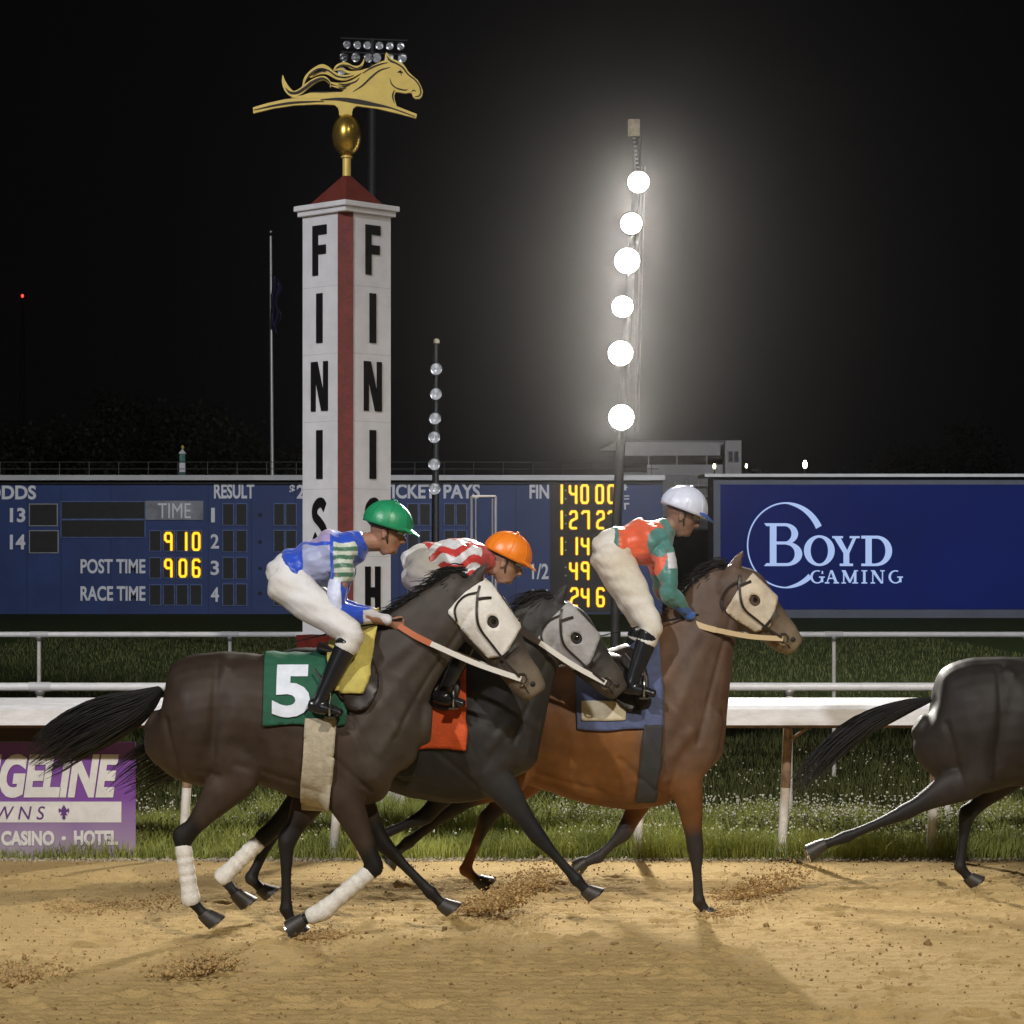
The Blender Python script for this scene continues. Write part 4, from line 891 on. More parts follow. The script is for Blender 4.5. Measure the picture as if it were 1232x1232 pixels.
TRUNK = [(-352,852,884,.07),(-342,826,918,.16),(-322,802,942,.235),(-290,785,950,.275),(-250,782,944,.285),(-212,786,942,.27),(-175,788,952,.275),
         (-135,786,966,.28),(-98,779,972,.275),(-64,772,966,.26),(-34,785,948,.235),(-10,812,925,.19),(8,842,898,.11)]
def horse(name, label, d, cx, dy, neck, head, legs, coat, points, muzzle, neckcol=None, hood=None, seed=1, sc_=1.0, group='racing thoroughbreds', trunk_dz=0):
    """cx = picture x of the breast, dy = picture shift of the trunk, neck/head/legs in picture pixels at distance d"""
    t = thing(name, label, 'horse', group); S = d/FPX
    W = lambda px, py, y=0: Vector(((px-CX)*S, d+y, CAMH-(py-HY)*S))
    mb = MB(); st = []
    for (x, y0, y1, hw) in TRUNK:
        p = W(cx + x*sc_, (y0+y1)/2+dy); st.append((p.x, p.y, p.z, (y1-y0)/2*S*.985, hw))
    loft(mb, st, 3, 28)
    px = 1/S
    bones = []   # (a, b, radius, colour)
    # muscle masses
    for s in (-1,1):
        def L(pts, k=4, n=14):
            rows = [(*W(x,y,s*yy), ra, rb) for x,y,yy,ra,rb in pts]; loft(mb, rows, k, n)
    # neck
    nst = [(*W(x,y), r*S, r*S*f) for x,y,r,f in neck]; loft(mb, nst, 4, 20)
    # head
    hst = [(*W(x,y), r*S, r*S*f) for x,y,r,f in head]; loft(mb, hst, 4, 18)
    hp = [Vector(h[:3]) for h in hst]
    poll, muz = hp[0], hp[-1]; hd_ = (muz-poll).normalized(); up = Vector((hd_.z*-1,0,hd_.x)); 
    if up.z < 0 and up.x < 0: up = -up
    # jaw cheeks, nostril flare
    ck = poll.lerp(muz,.32) - up*.045
    for s in (-1,1): loft(mb, [(*(ck+Vector((0,s*.045,0))-hd_*.05), .055,.03),(*(ck+Vector((0,s*.05,0))+hd_*.03), .06,.035)], 2, 12)
    for s in (-1,1): loft(mb, [(*(muz-hd_*.06+up*.012+Vector((0,s*.035,0))), .022,.018),(*(muz-hd_*.01+up*.01+Vector((0,s*.038,0))), .024,.018)],2,10)
    # ears
    eb = poll + up*.055 - hd_*.015
    for s in (-1,1):
        e0 = eb + Vector((0,s*.045,0)); e1 = e0 + up*.15 - hd_*.05 + Vector((0,s*.015,0)); em = e0.lerp(e1,.45)+Vector((0,s*.012,0))
        loft(mb, [(*e0,.026,.02),(*em,.030,.019),(*e1,.006,.005)],4,10)
    colpts = []
    # legs: each joint list hip/elbow, stifle/knee, hock.., with side
    for lg in legs:
        kind, side = lg['k'], lg['s']; y = side*(.15 if kind=='h' else .13); P_ = [W(a,b) for a,b in lg['j']]
        if kind == 'h':
            hip, sti, hock, fet, toe = P_; ys = [y*.9,y*1.05,y*.85,y*.8,y*.8]
            P_ = [p+Vector((0,yy,0)) for p,yy in zip(P_,ys)]; hip,sti,hock,fet,toe = P_
            loft(mb, [(*hip,.19,.13),(*hip.lerp(sti,.5),.19,.125),(*sti,.125,.095),(*sti.lerp(hock,.35),.100,.072),(*sti.lerp(hock,.75),.056,.045),(*hock,.054,.042)],4,18)
            back = (hock-sti).normalized(); hk = hock + (hock-fet).normalized()*.045
            loft(mb, [(*hock.lerp(sti,.3),.03,.02),(*(hk - Vector((1,0,0))*.028),.024,.022),(*hock.lerp(fet,.15),.03,.026)],3,10)
            can = [(*hock,.052,.042),(*hock.lerp(fet,.16),.042,.036),(*hock.lerp(fet,.5),.031,.028),(*hock.lerp(fet,.86),.033,.03),(*fet,.043,.038)]
            up_b = [(sti,hock)]
        else:
            elb, kn, fet, toe = P_; ys=[y,y*.95,y*.9,y*.85]; P_=[p+Vector((0,yy,0)) for p,yy in zip(P_,ys)]; elb,kn,fet,toe=P_
            sh = elb + Vector((.08, -y*.15, .34))
            loft(mb, [(*sh,.15,.09),(*sh.lerp(elb,.6),.155,.10),(*elb,.115,.085),(*elb.lerp(kn,.35),.085,.07),(*elb.lerp(kn,.75),.056,.05),(*kn,.051,.047)],4,16)
            can = [(*kn,.052,.047),(*kn.lerp(fet,.13),.046,.04),(*kn.lerp(fet,.45),.031,.028),(*kn.lerp(fet,.86),.032,.03),(*fet,.043,.038)]
            hock = kn
        loft(mb, can, 3, 14)
        dirt = (toe-fet); L_ = dirt.length; dn = dirt.normalized(); pe = fet + dn*L_*.52
        loft(mb, [(*fet,.042,.037),(*fet.lerp(pe,.6),.031,.03),(*pe,.036,.036)],3,14)
        lg['W'] = (hock, fet, pe, toe, dn)
        colpts.append((hock, fet, pe, toe))
    me = remesh(mb, .0125, 5, .5); co = coords(me)
    # muscle relief
    nz = vnoise(co, 3.2, seed, 2); nrm = np.empty(len(co)*3); me.vertices.foreach_get('normal', nrm); nrm = nrm.reshape(-1,3)
    # ribs and shoulder grooves
    xr = (co[:,0]-W(cx-170*sc_,0).x)/(.35); rib = np.exp(-xr**2)*np.sin(co[:,0]*48+co[:,2]*14)*.0022
    zz_ = co[:,2]; tz = W(0,870+dy).z
    rel = nz*.009 + rib + vnoise(co*np.array([1,1,.6]),8,seed+9,2)*.0035
    xs_ = W(cx-78*sc_,0).x; shoulder = -.013*np.exp(-((co[:,0]-xs_-(co[:,2]-tz)*(-.45))/.022)**2)*np.clip((co[:,2]-tz+.35)/.2,0,1)*np.clip((tz+.42-co[:,2])/.15,0,1)
    fl = W(cx-262*sc_,0).x; flank = -.02*np.exp(-((co[:,0]-fl-(co[:,2]-tz)*.3)/.05)**2)*np.clip((co[:,2]-tz+.3)/.2,0,1)*np.clip((tz+.3-co[:,2])/.2,0,1)
    legmask = np.clip((co[:,2]-(tz-.55))/.2,0,1)
    sidew = np.clip(np.abs(nrm[:,1])*1.5-.2,0,1)
    def ridge(x1,y1,x2,y2,wd,amp,raw=False):
        f_ = 1 if raw else sc_; o_ = 0 if raw else cx; yo = 0 if raw else dy
        p1 = W(o_+x1*f_,y1+yo); p2 = W(o_+x2*f_,y2+yo); a = np.array([p1.x,p1.z]); b = np.array([p2.x,p2.z]); ab = b-a; q = co[:,[0,2]]
        u = np.clip(((q-a)@ab)/(ab@ab+1e-9),0,1); dd = np.linalg.norm(q-(a+u[:,None]*ab),axis=1); return amp*np.exp(-(dd/wd)**2)*sidew
    mus = ridge(-92,790,-26,872,.045,.014)+ridge(-78,885,-58,928,.055,.020)+ridge(-26,872,-48,900,.03,.012)+ridge(-110,905,-60,948,.016,-.010)
    mus += ridge(-300,835,-288,925,.075,.020)+ridge(-262,800,-268,925,.022,-.013)+ridge(-330,862,-300,965,.018,-.012)+ridge(-252,798,-246,803,.03,.018)+ridge(-235,915,-120,950,.020,-.008)+ridge(-215,830,-120,838,.06,.008)
    n0, n2, n4 = neck[0], neck[2], neck[-1]
    mus += ridge(n0[0]+.50*n0[2],n0[1]+.25*n0[2],n4[0]+.3*n4[2],n4[1]+.55*n4[2],.016,-.011,True)+ridge(n0[0]-.1*n0[2],n0[1]-.35*n0[2],n2[0],n2[1]-.1*n2[2],.04,.010,True)+ridge(n0[0]+.1*n0[2],n0[1]+.1*n0[2],n4[0]+.05*n4[2],n4[1]+.2*n4[2],.04,.008,True)
    h1, h3 = head[1], head[3]
    mus += ridge(h1[0]+2,h1[1]-2,h3[0],h3[1]-3,.010,.008,True)+ridge(h1[0]-6,h1[1]+6,h1[0]-2,h1[1]+12,.03,.008,True)
    rel = (rel + shoulder + flank + mus)*legmask + mus*(1-legmask)*0; co2 = co + nrm*rel[:,None]
    setco(me, co2)
    # colours of the coat: body, black points on the lower legs, paler muzzle, darker back
    col = np.tile(np.array(coat), (len(co),1)); v1 = vnoise(co, 1.7, seed+5, 3)[:,None]; col = col*(1+.28*v1)
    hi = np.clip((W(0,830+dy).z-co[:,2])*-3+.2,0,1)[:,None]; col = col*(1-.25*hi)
    tanp = np.array([.16,.085,.04])*.8; 
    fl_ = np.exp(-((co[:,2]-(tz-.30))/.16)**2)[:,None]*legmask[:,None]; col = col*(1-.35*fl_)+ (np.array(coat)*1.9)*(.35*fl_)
    if neckcol is not None:
        x0_ = W(cx-95*sc_,0).x; f_ = np.clip((co[:,0]-x0_+.25*(tz-co[:,2]))/.22,0,1)*np.clip((co[:,2]-(tz-.42))/.2,0,1)
        f_ = (f_*(.75+.35*v1[:,0])).clip(0,1)[:,None]; col = col*(1-f_)+np.array(neckcol)*(1+.2*v1)*f_
    #sp_ = (vnoise(co,26,seed+21,2) > .62)[:,None]*np.clip((tz+.05-co[:,2])/.5,0,1)[:,None]; col = col*(1-.55*sp_)+np.array([.30,.22,.13])*.55*sp_     # flecks of thrown dirt
    pz = np.zeros(len(co))
    for hock, fet, pe, toe in colpts:
        a = np.array(hock) + (np.array(hock)-np.array(fet))*.55; b = np.array(toe); ab = b-a; u = np.clip(((co-a)@ab)/(ab@ab),0,1)
        dd = np.linalg.norm(co-(a+u[:,None]*ab),axis=1); pz = np.maximum(pz, np.clip((.13-dd)/.05,0,1)*np.clip(u*6,0,1))
    col = col*(1-pz[:,None]) + np.array(points)*pz[:,None]
    dm = np.linalg.norm(co-np.array(muz),axis=1); mz = np.clip((.26-dm)/.14,0,1)[:,None]; col = col*(1-mz)+np.array(muzzle)*mz
    tint(me, np.clip(col,0,1)); body = link('body', me, COAT, t)
    # hooves and bandages
    for lg in legs:
        hock, fet, pe, toe, dn = lg['W']; m = MB(); a = pe - dn*.008; tilt = Vector((1,0,0)) if dn.z < -.6 else Vector((dn.x,0,dn.z)).normalized()
        ln = max((toe-pe).length*.9, .07)
        q = Vector((0,1,0)); nrm_ = dn.cross(q).normalized(); rows=[]; vs=[]; n_=16
        toe_f = nrm_ if nrm_.x > 0 else -nrm_
        for h, r, sh in ((0,.036,0),(.35,.043,.006),(.8,.052,.018),(1,.055,.024),(1.0,.05,.024)):
            c = a + dn*ln*h + toe_f*sh
            for k in range(n_): th = 2*math.pi*k/n_; vs.append(c + toe_f*(math.cos(th)*r*1.08) + q*(math.sin(th)*r))
        fs=[(i*n_+k,i*n_+(k+1)%n_,(i+1)*n_+(k+1)%n_,(i+1)*n_+k) for i in range(4) for k in range(n_)]+[tuple(range(n_))[::-1],tuple(4*n_+k for k in range(n_))]
        m.add(vs,fs); hf = m.build('hoof', mat('hoof_horn',(.03,.026,.022),.5,vary=.3,scale=40), t, smooth=True)
        m = MB(); c = a + dn*(ln+.004) + toe_f*.024; pts = [c + toe_f*(math.cos(th)*.05)+q*(math.sin(th)*.047) for th in np.linspace(-2.3,2.3,16)]; m.tube(pts, .006, 6); m.build('horseshoe', STEEL, hf, smooth=True)
        if lg.get('wrap'):
            m = MB(); r0 = .047; k0 = .10; seq=[]
            for u in np.linspace(k0,1.02,16): 
                c = hock.lerp(fet,u); seq.append((*c, r0+.003*math.sin(u*40)+(.006 if u>.85 else 0), (r0-.004)+.003*math.sin(u*40)+(.006 if u>.85 else 0)))
            if lg['wrap'] == 2: seq.append((*fet.lerp(pe,.6),.047,.042))
            loft(m, seq, 2, 18); m.build('leg_bandage', WRAP, t, smooth=True)
    # mane and tail
    nk = [W(x,y-r*.93) for x,y,r,f in neck][1:] + [poll+up*.05]
    strands('mane', nk, [p+Vector((-.17,-.05,-.02)) for p in nk], 320, .0048, HAIRM, t, seed, .015, .014, 6, .016)
    fl_t = poll+up*.06; strands('forelock', [fl_t,fl_t+hd_*.02], [fl_t+hd_*.16+up*.02,fl_t+hd_*.2+up*.0], 22, .005, HAIRM, t, seed+2, .0, .012, 5, .02)
    t0 = W(cx-345*sc_, 835+dy)
    return dict(root=t, W=W, S=S, body=body, me=me, poll=poll, muz=muz, hd=hd_, up=up, cx=cx, dy=dy, d=d, hst=hst)
def tail(h, pts, n, seed, wdt=.05):
    """dock and streaming hair through picture points"""
    W = h['W']; g = np.random.default_rng(seed); mb = MB(); P_ = [W(*p) for p in pts]
    C_ = smooth_curve([tuple(p) for p in P_], 5)
    for _ in range(n):
        off = g.normal(0,1,3); off /= max(np.linalg.norm(off),1); rr = []; q=[]; end = g.uniform(.6,1); ph = g.uniform(0,6.28)
        N_ = 10
        for s in range(N_):
            u = s/(N_-1)*end; i = u*(len(C_)-1); a = int(i); f=i-a; c = C_[a]*(1-f)+C_[min(a+1,len(C_)-1)]*f
            wd_ = wdt*(.45+1.9*math.sin(min(u,1)*math.pi*.72)); q.append(Vector(c + off*wd_ + np.array([0,.02*math.cos(ph+u*6),.02*math.sin(ph+u*7)])*u)); rr.append(.0048*(1-.8*(s/(N_-1))**2))
        mb.tube(q, rr, 4)
    mb.build('tail', HAIRM, h['root'], smooth=True)
def tack(h, cloth_rect, cloth_mat, number=None, girth_col=None, num_mat=None, saddle_px=None, rein=None, hood=None, rein2=None, edge=None):
    W, t, me = h['W'], h['root'], h['me']; x0,y0,x1,y1 = cloth_rect; a = W(x0,y1); b = W(x1,y0)
    keep = lambda c: MIN(c[:,0]-a.x, b.x-c[:,0], c[:,2]-a.z-.006*np.sin(c[:,0]*16), b.z+.3-c[:,2])
    cl = surf_offset(me, keep, .012, 'saddle_cloth', cloth_mat, t, .006)
    if edge: 
        surf_offset(me, lambda c: MIN(c[:,0]-a.x,b.x-c[:,0],c[:,2]-a.z+.004,a.z+.035-c[:,2]), .016, 'cloth_border', edge, t, .004)
    # saddle
    sx0, sx1, sy = saddle_px; p0 = W(sx0,sy); p1 = W(sx1,sy); m = MB()
    loft(m, [(p0.x,p0.y,p0.z+.02,.03,.15),(p0.x+.10,p0.y,p0.z+.0,.035,.17),(p1.x-.1,p0.y,p0.z-.005,.035,.15),(p1.x,p0.y,p0.z+.03,.03,.09)],4,18); sd = m.build('saddle', LEATH, t, smooth=True)
    fx_, fz_ = p0.x*.45+p1.x*.55+.0, p0.z-.12
    surf_offset(me, lambda c: (1-np.sqrt(((c[:,0]-fx_-(c[:,2]-fz_)*-.25)/.135)**2+((c[:,2]-fz_)/.20)**2))*.13, .030, 'saddle_flap', LEATH, sd, .006)
    if girth_col:
        gx0,gx1,gt,gb,gm = girth_col; 
        aa, bb = W(gx0,gb), W(gx1,gt)
        k2 = lambda c: MIN(c[:,0]-aa.x-(c[:,2]-aa.z)*.07, bb.x-.03+(c[:,2]-aa.z)*.07-c[:,0], bb.z-c[:,2], c[:,2]-aa.z-.01)
        surf_offset(me, k2, .015, 'girth', gm, t, .006)
    if number: 
        for (txt, r, mt) in number:
            o = text_mesh(txt, r, h['d']-.30, mt, 'cloth_number', cl, bold=.04, t=.006)
            # press the figures on to the cloth
            co = coords(o.data); bm = bmesh.new(); bm.from_mesh(o.data); z_0, z_1, x_0, x_1 = co[:,2].min(), co[:,2].max(), co[:,0].min(), co[:,0].max()
            for zc in np.arange(z_0+.012, z_1, .012): bmesh.ops.bisect_plane(bm, geom=bm.verts[:]+bm.edges[:]+bm.faces[:], plane_co=(0,0,zc), plane_no=(0,0,1))
            for xc in np.arange(x_0+.02, x_1, .02): bmesh.ops.bisect_plane(bm, geom=bm.verts[:]+bm.edges[:]+bm.faces[:], plane_co=(xc,0,0), plane_no=(1,0,0))
            bm.to_mesh(o.data); bm.free(); co = coords(o.data)
            from mathutils.bvhtree import BVHTree
            bv = BVHTree.FromPolygons([v.co[:] for v in me.vertices],[p.vertices[:] for p in me.polygons]); base = h['d']-.30
            for i,c in enumerate(co):
                hit = bv.ray_cast(Vector((c[0],h['d']-1.2,c[2])), Vector((0,1,0)))
                if hit[0] is not None: co[i,1] = hit[0].y - .024 + (c[1]-base)
            setco(o.data, co)
    # bridle: hood, noseband, cheek straps, bit and reins
    poll, muz, hd_, up = h['poll'], h['muz'], h['hd'], h['up']; Lh = (muz-poll).length
    if hood:
        hm_, u0, u1 = hood
        def kh(c):
            r = c-np.array(poll); u = (r@np.array(hd_))/Lh; v = r@np.array(up); y = np.abs(c[:,1]-h['d'])
            e = (np.sqrt(((u-.33)*Lh/.036)**2 + ((v-.030)/.030)**2)-1)*.03 + np.where(y>.03,0,1)
            return MIN((u-u0)*Lh+.22*np.minimum(v,0), (u1-u)*Lh-.5*np.abs(v+.02), v+.155-.10*u, .14-v, e)
        surf_offset(me, kh, .008, 'hood', hm_, t, .004)
        for s in (-1,1):
            c = poll+hd_*(.27*Lh)+up*.03+Vector((0,s*.072,0)); m = MB(); vs=[]; fs=[]; n_=12; rr=6
            for i in range(rr):
                a_ = i/(rr-1)*math.pi*.5
                for k in range(n_):
                    th = math.pi*.5+math.pi*k/(n_-1); vs.append(c + (hd_*math.cos(th)+up*math.sin(th))*(.052*math.cos(a_)) + Vector((0,s*.042*math.sin(a_),0)))
            fs=[(i*n_+k,i*n_+k+1,(i+1)*n_+k+1,(i+1)*n_+k) for i in range(rr-1) for k in range(n_-1)]; m.add(vs,fs); q_ = m.build('blinker_cup', hm_, t, smooth=True); md=q_.modifiers.new('t','SOLIDIFY'); md.thickness=.004
    bp = poll.lerp(muz,.86)-up*.02
    for u in (.62,):
        c = poll.lerp(muz,u); m = MB(); i = int(round(u*(len(h['hst'])-1)))
        ra = .085; ring = [c + up*(math.cos(th)*(ra+.004)-.005) + Vector((0,math.sin(th)*(.062),0)) for th in np.linspace(0,2*math.pi,25)]; m.tube(ring,.009,6); m.build('noseband', STRAPW if hood else LEATH, t, smooth=True)
    m = MB()
    for s in (-1,1):
        m.tube([poll+up*.05+Vector((0,s*.05,0)), poll.lerp(muz,.3)-up*.02+Vector((0,s*.085,0)), poll.lerp(muz,.62)-up*.03+Vector((0,s*.07,0)), bp+Vector((0,s*.055,0))], .006, 6)
    m.tube([poll+up*.06+Vector((0,-.06,0)),poll+up*.075,poll+up*.06+Vector((0,.06,0))],.007,6); m.build('bridle_strap', LEATH, t, smooth=True)
    from mathutils.bvhtree import BVHTree
    bv = BVHTree.FromPolygons([v.co[:] for v in me.vertices],[p.vertices[:] for p in me.polygons])
    def onside(p, s, off):
        hit = bv.ray_cast(Vector((p.x,h['d']+s*.8,p.z)), Vector((0,-s,0)))
        return Vector((p.x, (hit[0].y if hit[0] is not None and hit[0].y*s > h['d']*s-.02 else h['d']+s*.05)+s*off, p.z))
    def HP(u, v): return poll + hd_*(u*Lh) + up*v
    for s in (-1,1):
        for nm, pts, wd_ in (('cheek_strap', [(.02,.085),(.10,.03),(.28,-.045),(.5,-.045),(.70,-.035),(.84,-.02)], .014), ('brow_band', [(.10,.03),(.13,.07),(.16,.10)], .016),
                             ('throat_latch', [(.06,.06),(.02,-.02),(.06,-.10),(.16,-.135)], .012), ('nose_strap', [(.60,.075),(.61,.03),(.62,-.03),(.62,-.065)], .018)):
            Q = [onside(HP(u,v), s, .017 if hood else .006) for u,v in [tuple(r) for r in smooth_curve([(a,b_,0) for a,b_ in pts],3)[:,:2]]]
            m = MB(); strap(m, Q, wd_, .006); m.build(nm, LEATH, t)
        # nostril and mouth line
        q = onside(HP(.95,.018), s, .0); m = MB(); m.lathe([(.016*math.sin(a),.008*-math.cos(a)) for a in np.linspace(.05,3.09,8)], (q.x,q.y,q.z), 12, 'Y'); m.build('nostril', mat('nostril_dark',(.006,.004,.003),.6), t, smooth=True)
        Q = [onside(HP(u,v), s, .0005) for u,v in ((1.0,-.03),(.94,-.028),(.88,-.034))]; m = MB(); strap(m, Q, .006, .004); m.build('mouth_line', mat('nostril_dark',(.006,.004,.003),.6), t)
    bpy_ = onside(bp, -1, .012)
    for s in (-1,1):
        m = MB(); c = onside(bp, s, .012); m.tube([c+up*(.032*math.cos(th))+hd_*(.032*math.sin(th)) for th in np.linspace(0,2*math.pi,17)],.005,6); m.build('bit_ring', STEEL, t, smooth=True)
        hx, hy, mx, my, m0, m1 = rein; hand = W(hx,hy,s*.10); mid = W(mx,my,s*.14)
        m = MB(); strap(m, [hand, hand.lerp(mid,.5)+Vector((0,s*.01,-.005)), mid], .034, .005); m.build('rein_grip', m0, t)
        m = MB(); strap(m, [mid+Vector((0,-.001*s,0)), mid.lerp(c,.5)+Vector((0,0,-.012)), c], .030, .004); m.build('rein', m1, t)
def eye(h):
    p, m_, hd_, up = h['poll'], h['muz'], h['hd'], h['up']
    from mathutils.bvhtree import BVHTree
    bv = BVHTree.FromPolygons([v.co[:] for v in h['me'].vertices],[q.vertices[:] for q in h['me'].polygons])
    for s in (-1,1):
        c = p + hd_*(.33*(m_-p).length) + up*.033
        hit = bv.ray_cast(Vector((c.x,h['d']+s*.5,c.z)), Vector((0,-s,0)))
        if hit[0] is not None:
            mb = MB(); q = hit[0]; mb.lathe([(.019*math.sin(a),-.019*math.cos(a)) for a in np.linspace(.05,3.09,10)], (q.x,q.y+s*-.008,q.z), 14); mb.build('eye', mat('eye_dark',(.01,.006,.004),.08), h['root'], smooth=True)

# ---- nearest horse
A = horse('racehorse', 'nearest dark bay racehorse with green saddle cloth numbered 5 and white hood', 13.5, 500, 0,
    [(428,862,90,.60),(460,818,66,.55),(497,775,50,.5),(533,740,40,.48),(557,716,34,.5)],
    [(560,712,27,.85),(577,736,35,.75),(597,765,31,.72),(617,797,23,.85),(632,818,21,.9),(641,830,17,.9)],
    [dict(k='h', s=-1, j=[(240,845),(290,925),(222,1008),(232,1078),(262,1112)], wrap=1),
     dict(k='h', s=1, j=[(262,852),(386,938),(343,1018),(343,1098),(357,1130)]),
     dict(k='f', s=-1, j=[(410,945),(452,1040),(390,1092),(342,1114)], wrap=2),
     dict(k='f', s=1, j=[(418,940),(460,1018),(518,1077),(545,1104)])],
    (.040,.026,.018), (.010,.008,.007), (.16,.125,.09), neckcol=(.060,.050,.042), seed=3, sc_=.90)
eye(A)
tail(A, [(190,832),(165,850),(128,866),(88,886),(50,912)], 800, 5, .058)
GREENC = mat('cloth_green', (.010,.085,.045), .8, vary=.12, scale=20, bump=.3)
NUMW = mat('number_white', (.66,.70,.78), .75, vary=.08, scale=15)
tack(A, (320,770,418,868), GREENC, [('5',(327,801,373,863),NUMW)], (362,405,860,978,mat('girth_cream',(.42,.37,.27),.8,vary=.15,scale=20,bump=.4)), None, (385,455,783), (480,752,518,773,mat('rein_orange',(.45,.13,.05),.6),mat('rein_white',(.68,.65,.60),.6)), (mat('hood_white',(.72,.69,.64),.8,vary=.08,scale=18,bump=.3),-.0,.62))
o = surf_offset(A['me'], lambda c: MIN(c[:,0]-A['W'](400,0).x, A['W'](446,0).x-c[:,0]+(c[:,2]-A['W'](0,800).z)*.25, c[:,2]-A['W'](0,831).z, A['W'](0,780).z+.2-c[:,2]), .042, 'yellow_pad', mat('pad_yellow',(.50,.42,.10),.8,vary=.12,scale=20,bump=.3), A['root'], .01)
# ---- middle horse
B = horse('racehorse', 'middle nearly black racehorse with orange saddle cloth and grey hood', 14.0, 634, -4,
    [(572,868,90,.60),(602,822,68,.55),(628,786,50,.5),(648,758,40,.48),(660,744,33,.5)],
    [(660,742,26,.85),(678,758,33,.75),(700,782,29,.72),(720,806,22,.85),(734,821,19,.9),(742,830,15,.9)],
    [dict(k='h', s=-1, j=[(395,850),(395,935),(318,1005),(270,1052),(300,1090)], wrap=1),
     dict(k='h', s=1, j=[(400,850),(400,935),(330,1000),(300,1060),(325,1085)]),
     dict(k='f', s=-1, j=[(590,925),(645,1002),(692,1055),(714,1079)]),
     dict(k='f', s=1, j=[(565,925),(512,985),(458,1008),(425,1022)])],
    (.020,.019,.019), (.012,.012,.013), (.07,.06,.05), neckcol=(.030,.027,.025), seed=8, sc_=.97)
eye(B)
tail(B, [(292,835),(262,868),(225,895),(185,918),(150,940)], 260, 6, .06)
tack(B, (484,775,560,896), mat('cloth_orange',(.55,.075,.012),.8,vary=.1,scale=20,bump=.3), [('3',(497,808,536,872),mat('number_black',(.015,.012,.012),.8))][:0], (470,505,880,930,mat('girth_dark',(.03,.03,.03),.8)), None, (488,552,785), (618,752,648,772,mat('rein_dark',(.05,.03,.02),.6),mat('rein_white',(.68,.65,.60),.6)), (mat('hood_grey',(.34,.33,.33),.8,vary=.1,scale=18,bump=.3),.02,.62))
# ---- leading horse
Cc = horse('racehorse', 'leading brown racehorse with blue-grey saddle cloth and tan white hood', 14.45, 852, 4,
    [(790,868,90,.58),(815,815,68,.55),(838,765,50,.5),(858,728,40,.48),(872,708,33,.5)],
    [(874,702,27,.85),(891,716,34,.75),(911,735,30,.72),(931,754,23,.85),(945,768,20,.9),(953,775,16,.9)],
    [dict(k='h', s=-1, j=[(615,850),(612,930),(548,968),(492,1010),(462,1034)]),
     dict(k='h', s=1, j=[(620,850),(640,930),(585,990),(560,1050),(590,1074)]),
     dict(k='f', s=-1, j=[(822,930),(834,1018),(838,1080),(853,1104)]),
     dict(k='f', s=1, j=[(792,930),(752,1006),(722,1034),(688,1047)])],
    (.15,.062,.018), (.026,.022,.020), (.17,.13,.085), neckcol=(.085,.063,.052), seed=14)
eye(Cc)
tail(Cc, [(505,838),(478,868),(445,895),(410,915)], 200, 7, .05)
BLUEG = mat('cloth_bluegrey',(.075,.095,.19),.8,vary=.12,scale=20,bump=.3); CREAM = mat('patch_cream',(.60,.53,.38),.8,vary=.1,scale=20)
tack(Cc, (690,778,792,874), BLUEG, None, (762,792,868,962,mat('girth_dark',(.03,.03,.03),.8)), None, (712,778,790), (828,747,858,757,mat('rein_tan',(.55,.42,.24),.6),mat('rein_tan',(.55,.42,.24),.6)), (mat('hood_tan',(.58,.50,.38),.8,vary=.15,scale=10,bump=.3),.12,.66))
h_y = lambda c: Cc['d']-c[:,1]
surf_offset(Cc['me'], lambda c: MIN(.13-np.abs(c[:,0]-Cc['W'](722,0).x), .056-np.abs(c[:,2]-Cc['W'](0,852).z), (h_y(c))), .022, 'number_patch', CREAM, Cc['root'], .004)
# ---- horse leaving the picture on the right
D_ = horse('racehorse', 'dark racehorse farthest right, seen behind its trailing hind hoof', 15.1, 1440, 6,
    [(1376,862,84,.60),(1406,815,64,.55),(1433,775,48,.5),(1456,745,38,.48),(1470,728,31,.5)],
    [(1468,722,25,.85),(1486,738,31,.75),(1506,758,28,.72),(1528,784,22,.85),(1543,800,18,.9),(1550,808,15,.9)],
    [dict(k='h', s=-1, j=[(1190,852),(1165,930),(1083,975),(1014,1004),(963,1022)]),
     dict(k='h', s=1, j=[(1200,850),(1225,925),(1168,985),(1160,1046),(1180,1070)]),
     dict(k='f', s=-1, j=[(1398,925),(1438,1000),(1483,1045),(1506,1066)]),
     dict(k='f', s=1, j=[(1378,925),(1328,985),(1278,1005),(1250,1022)])],
    (.022,.018,.016), (.012,.011,.011), (.08,.07,.06), seed=19, sc_=.94)
tail(D_, [(1118,842),(1085,852),(1040,872),(1000,902),(955,952)], 300, 8, .03)
tack(D_, (1248,778,1343,868), mat('cloth_plain_navy',(.02,.03,.09),.8,vary=.1), None, (1308,1338,860,960,mat('girth_dark',(.03,.03,.03),.8)), None, (1268,1328,790), (1388,752,1423,768,mat('rein_dark',(.05,.03,.02),.6),mat('rein_dark',(.05,.03,.02),.6)), None)

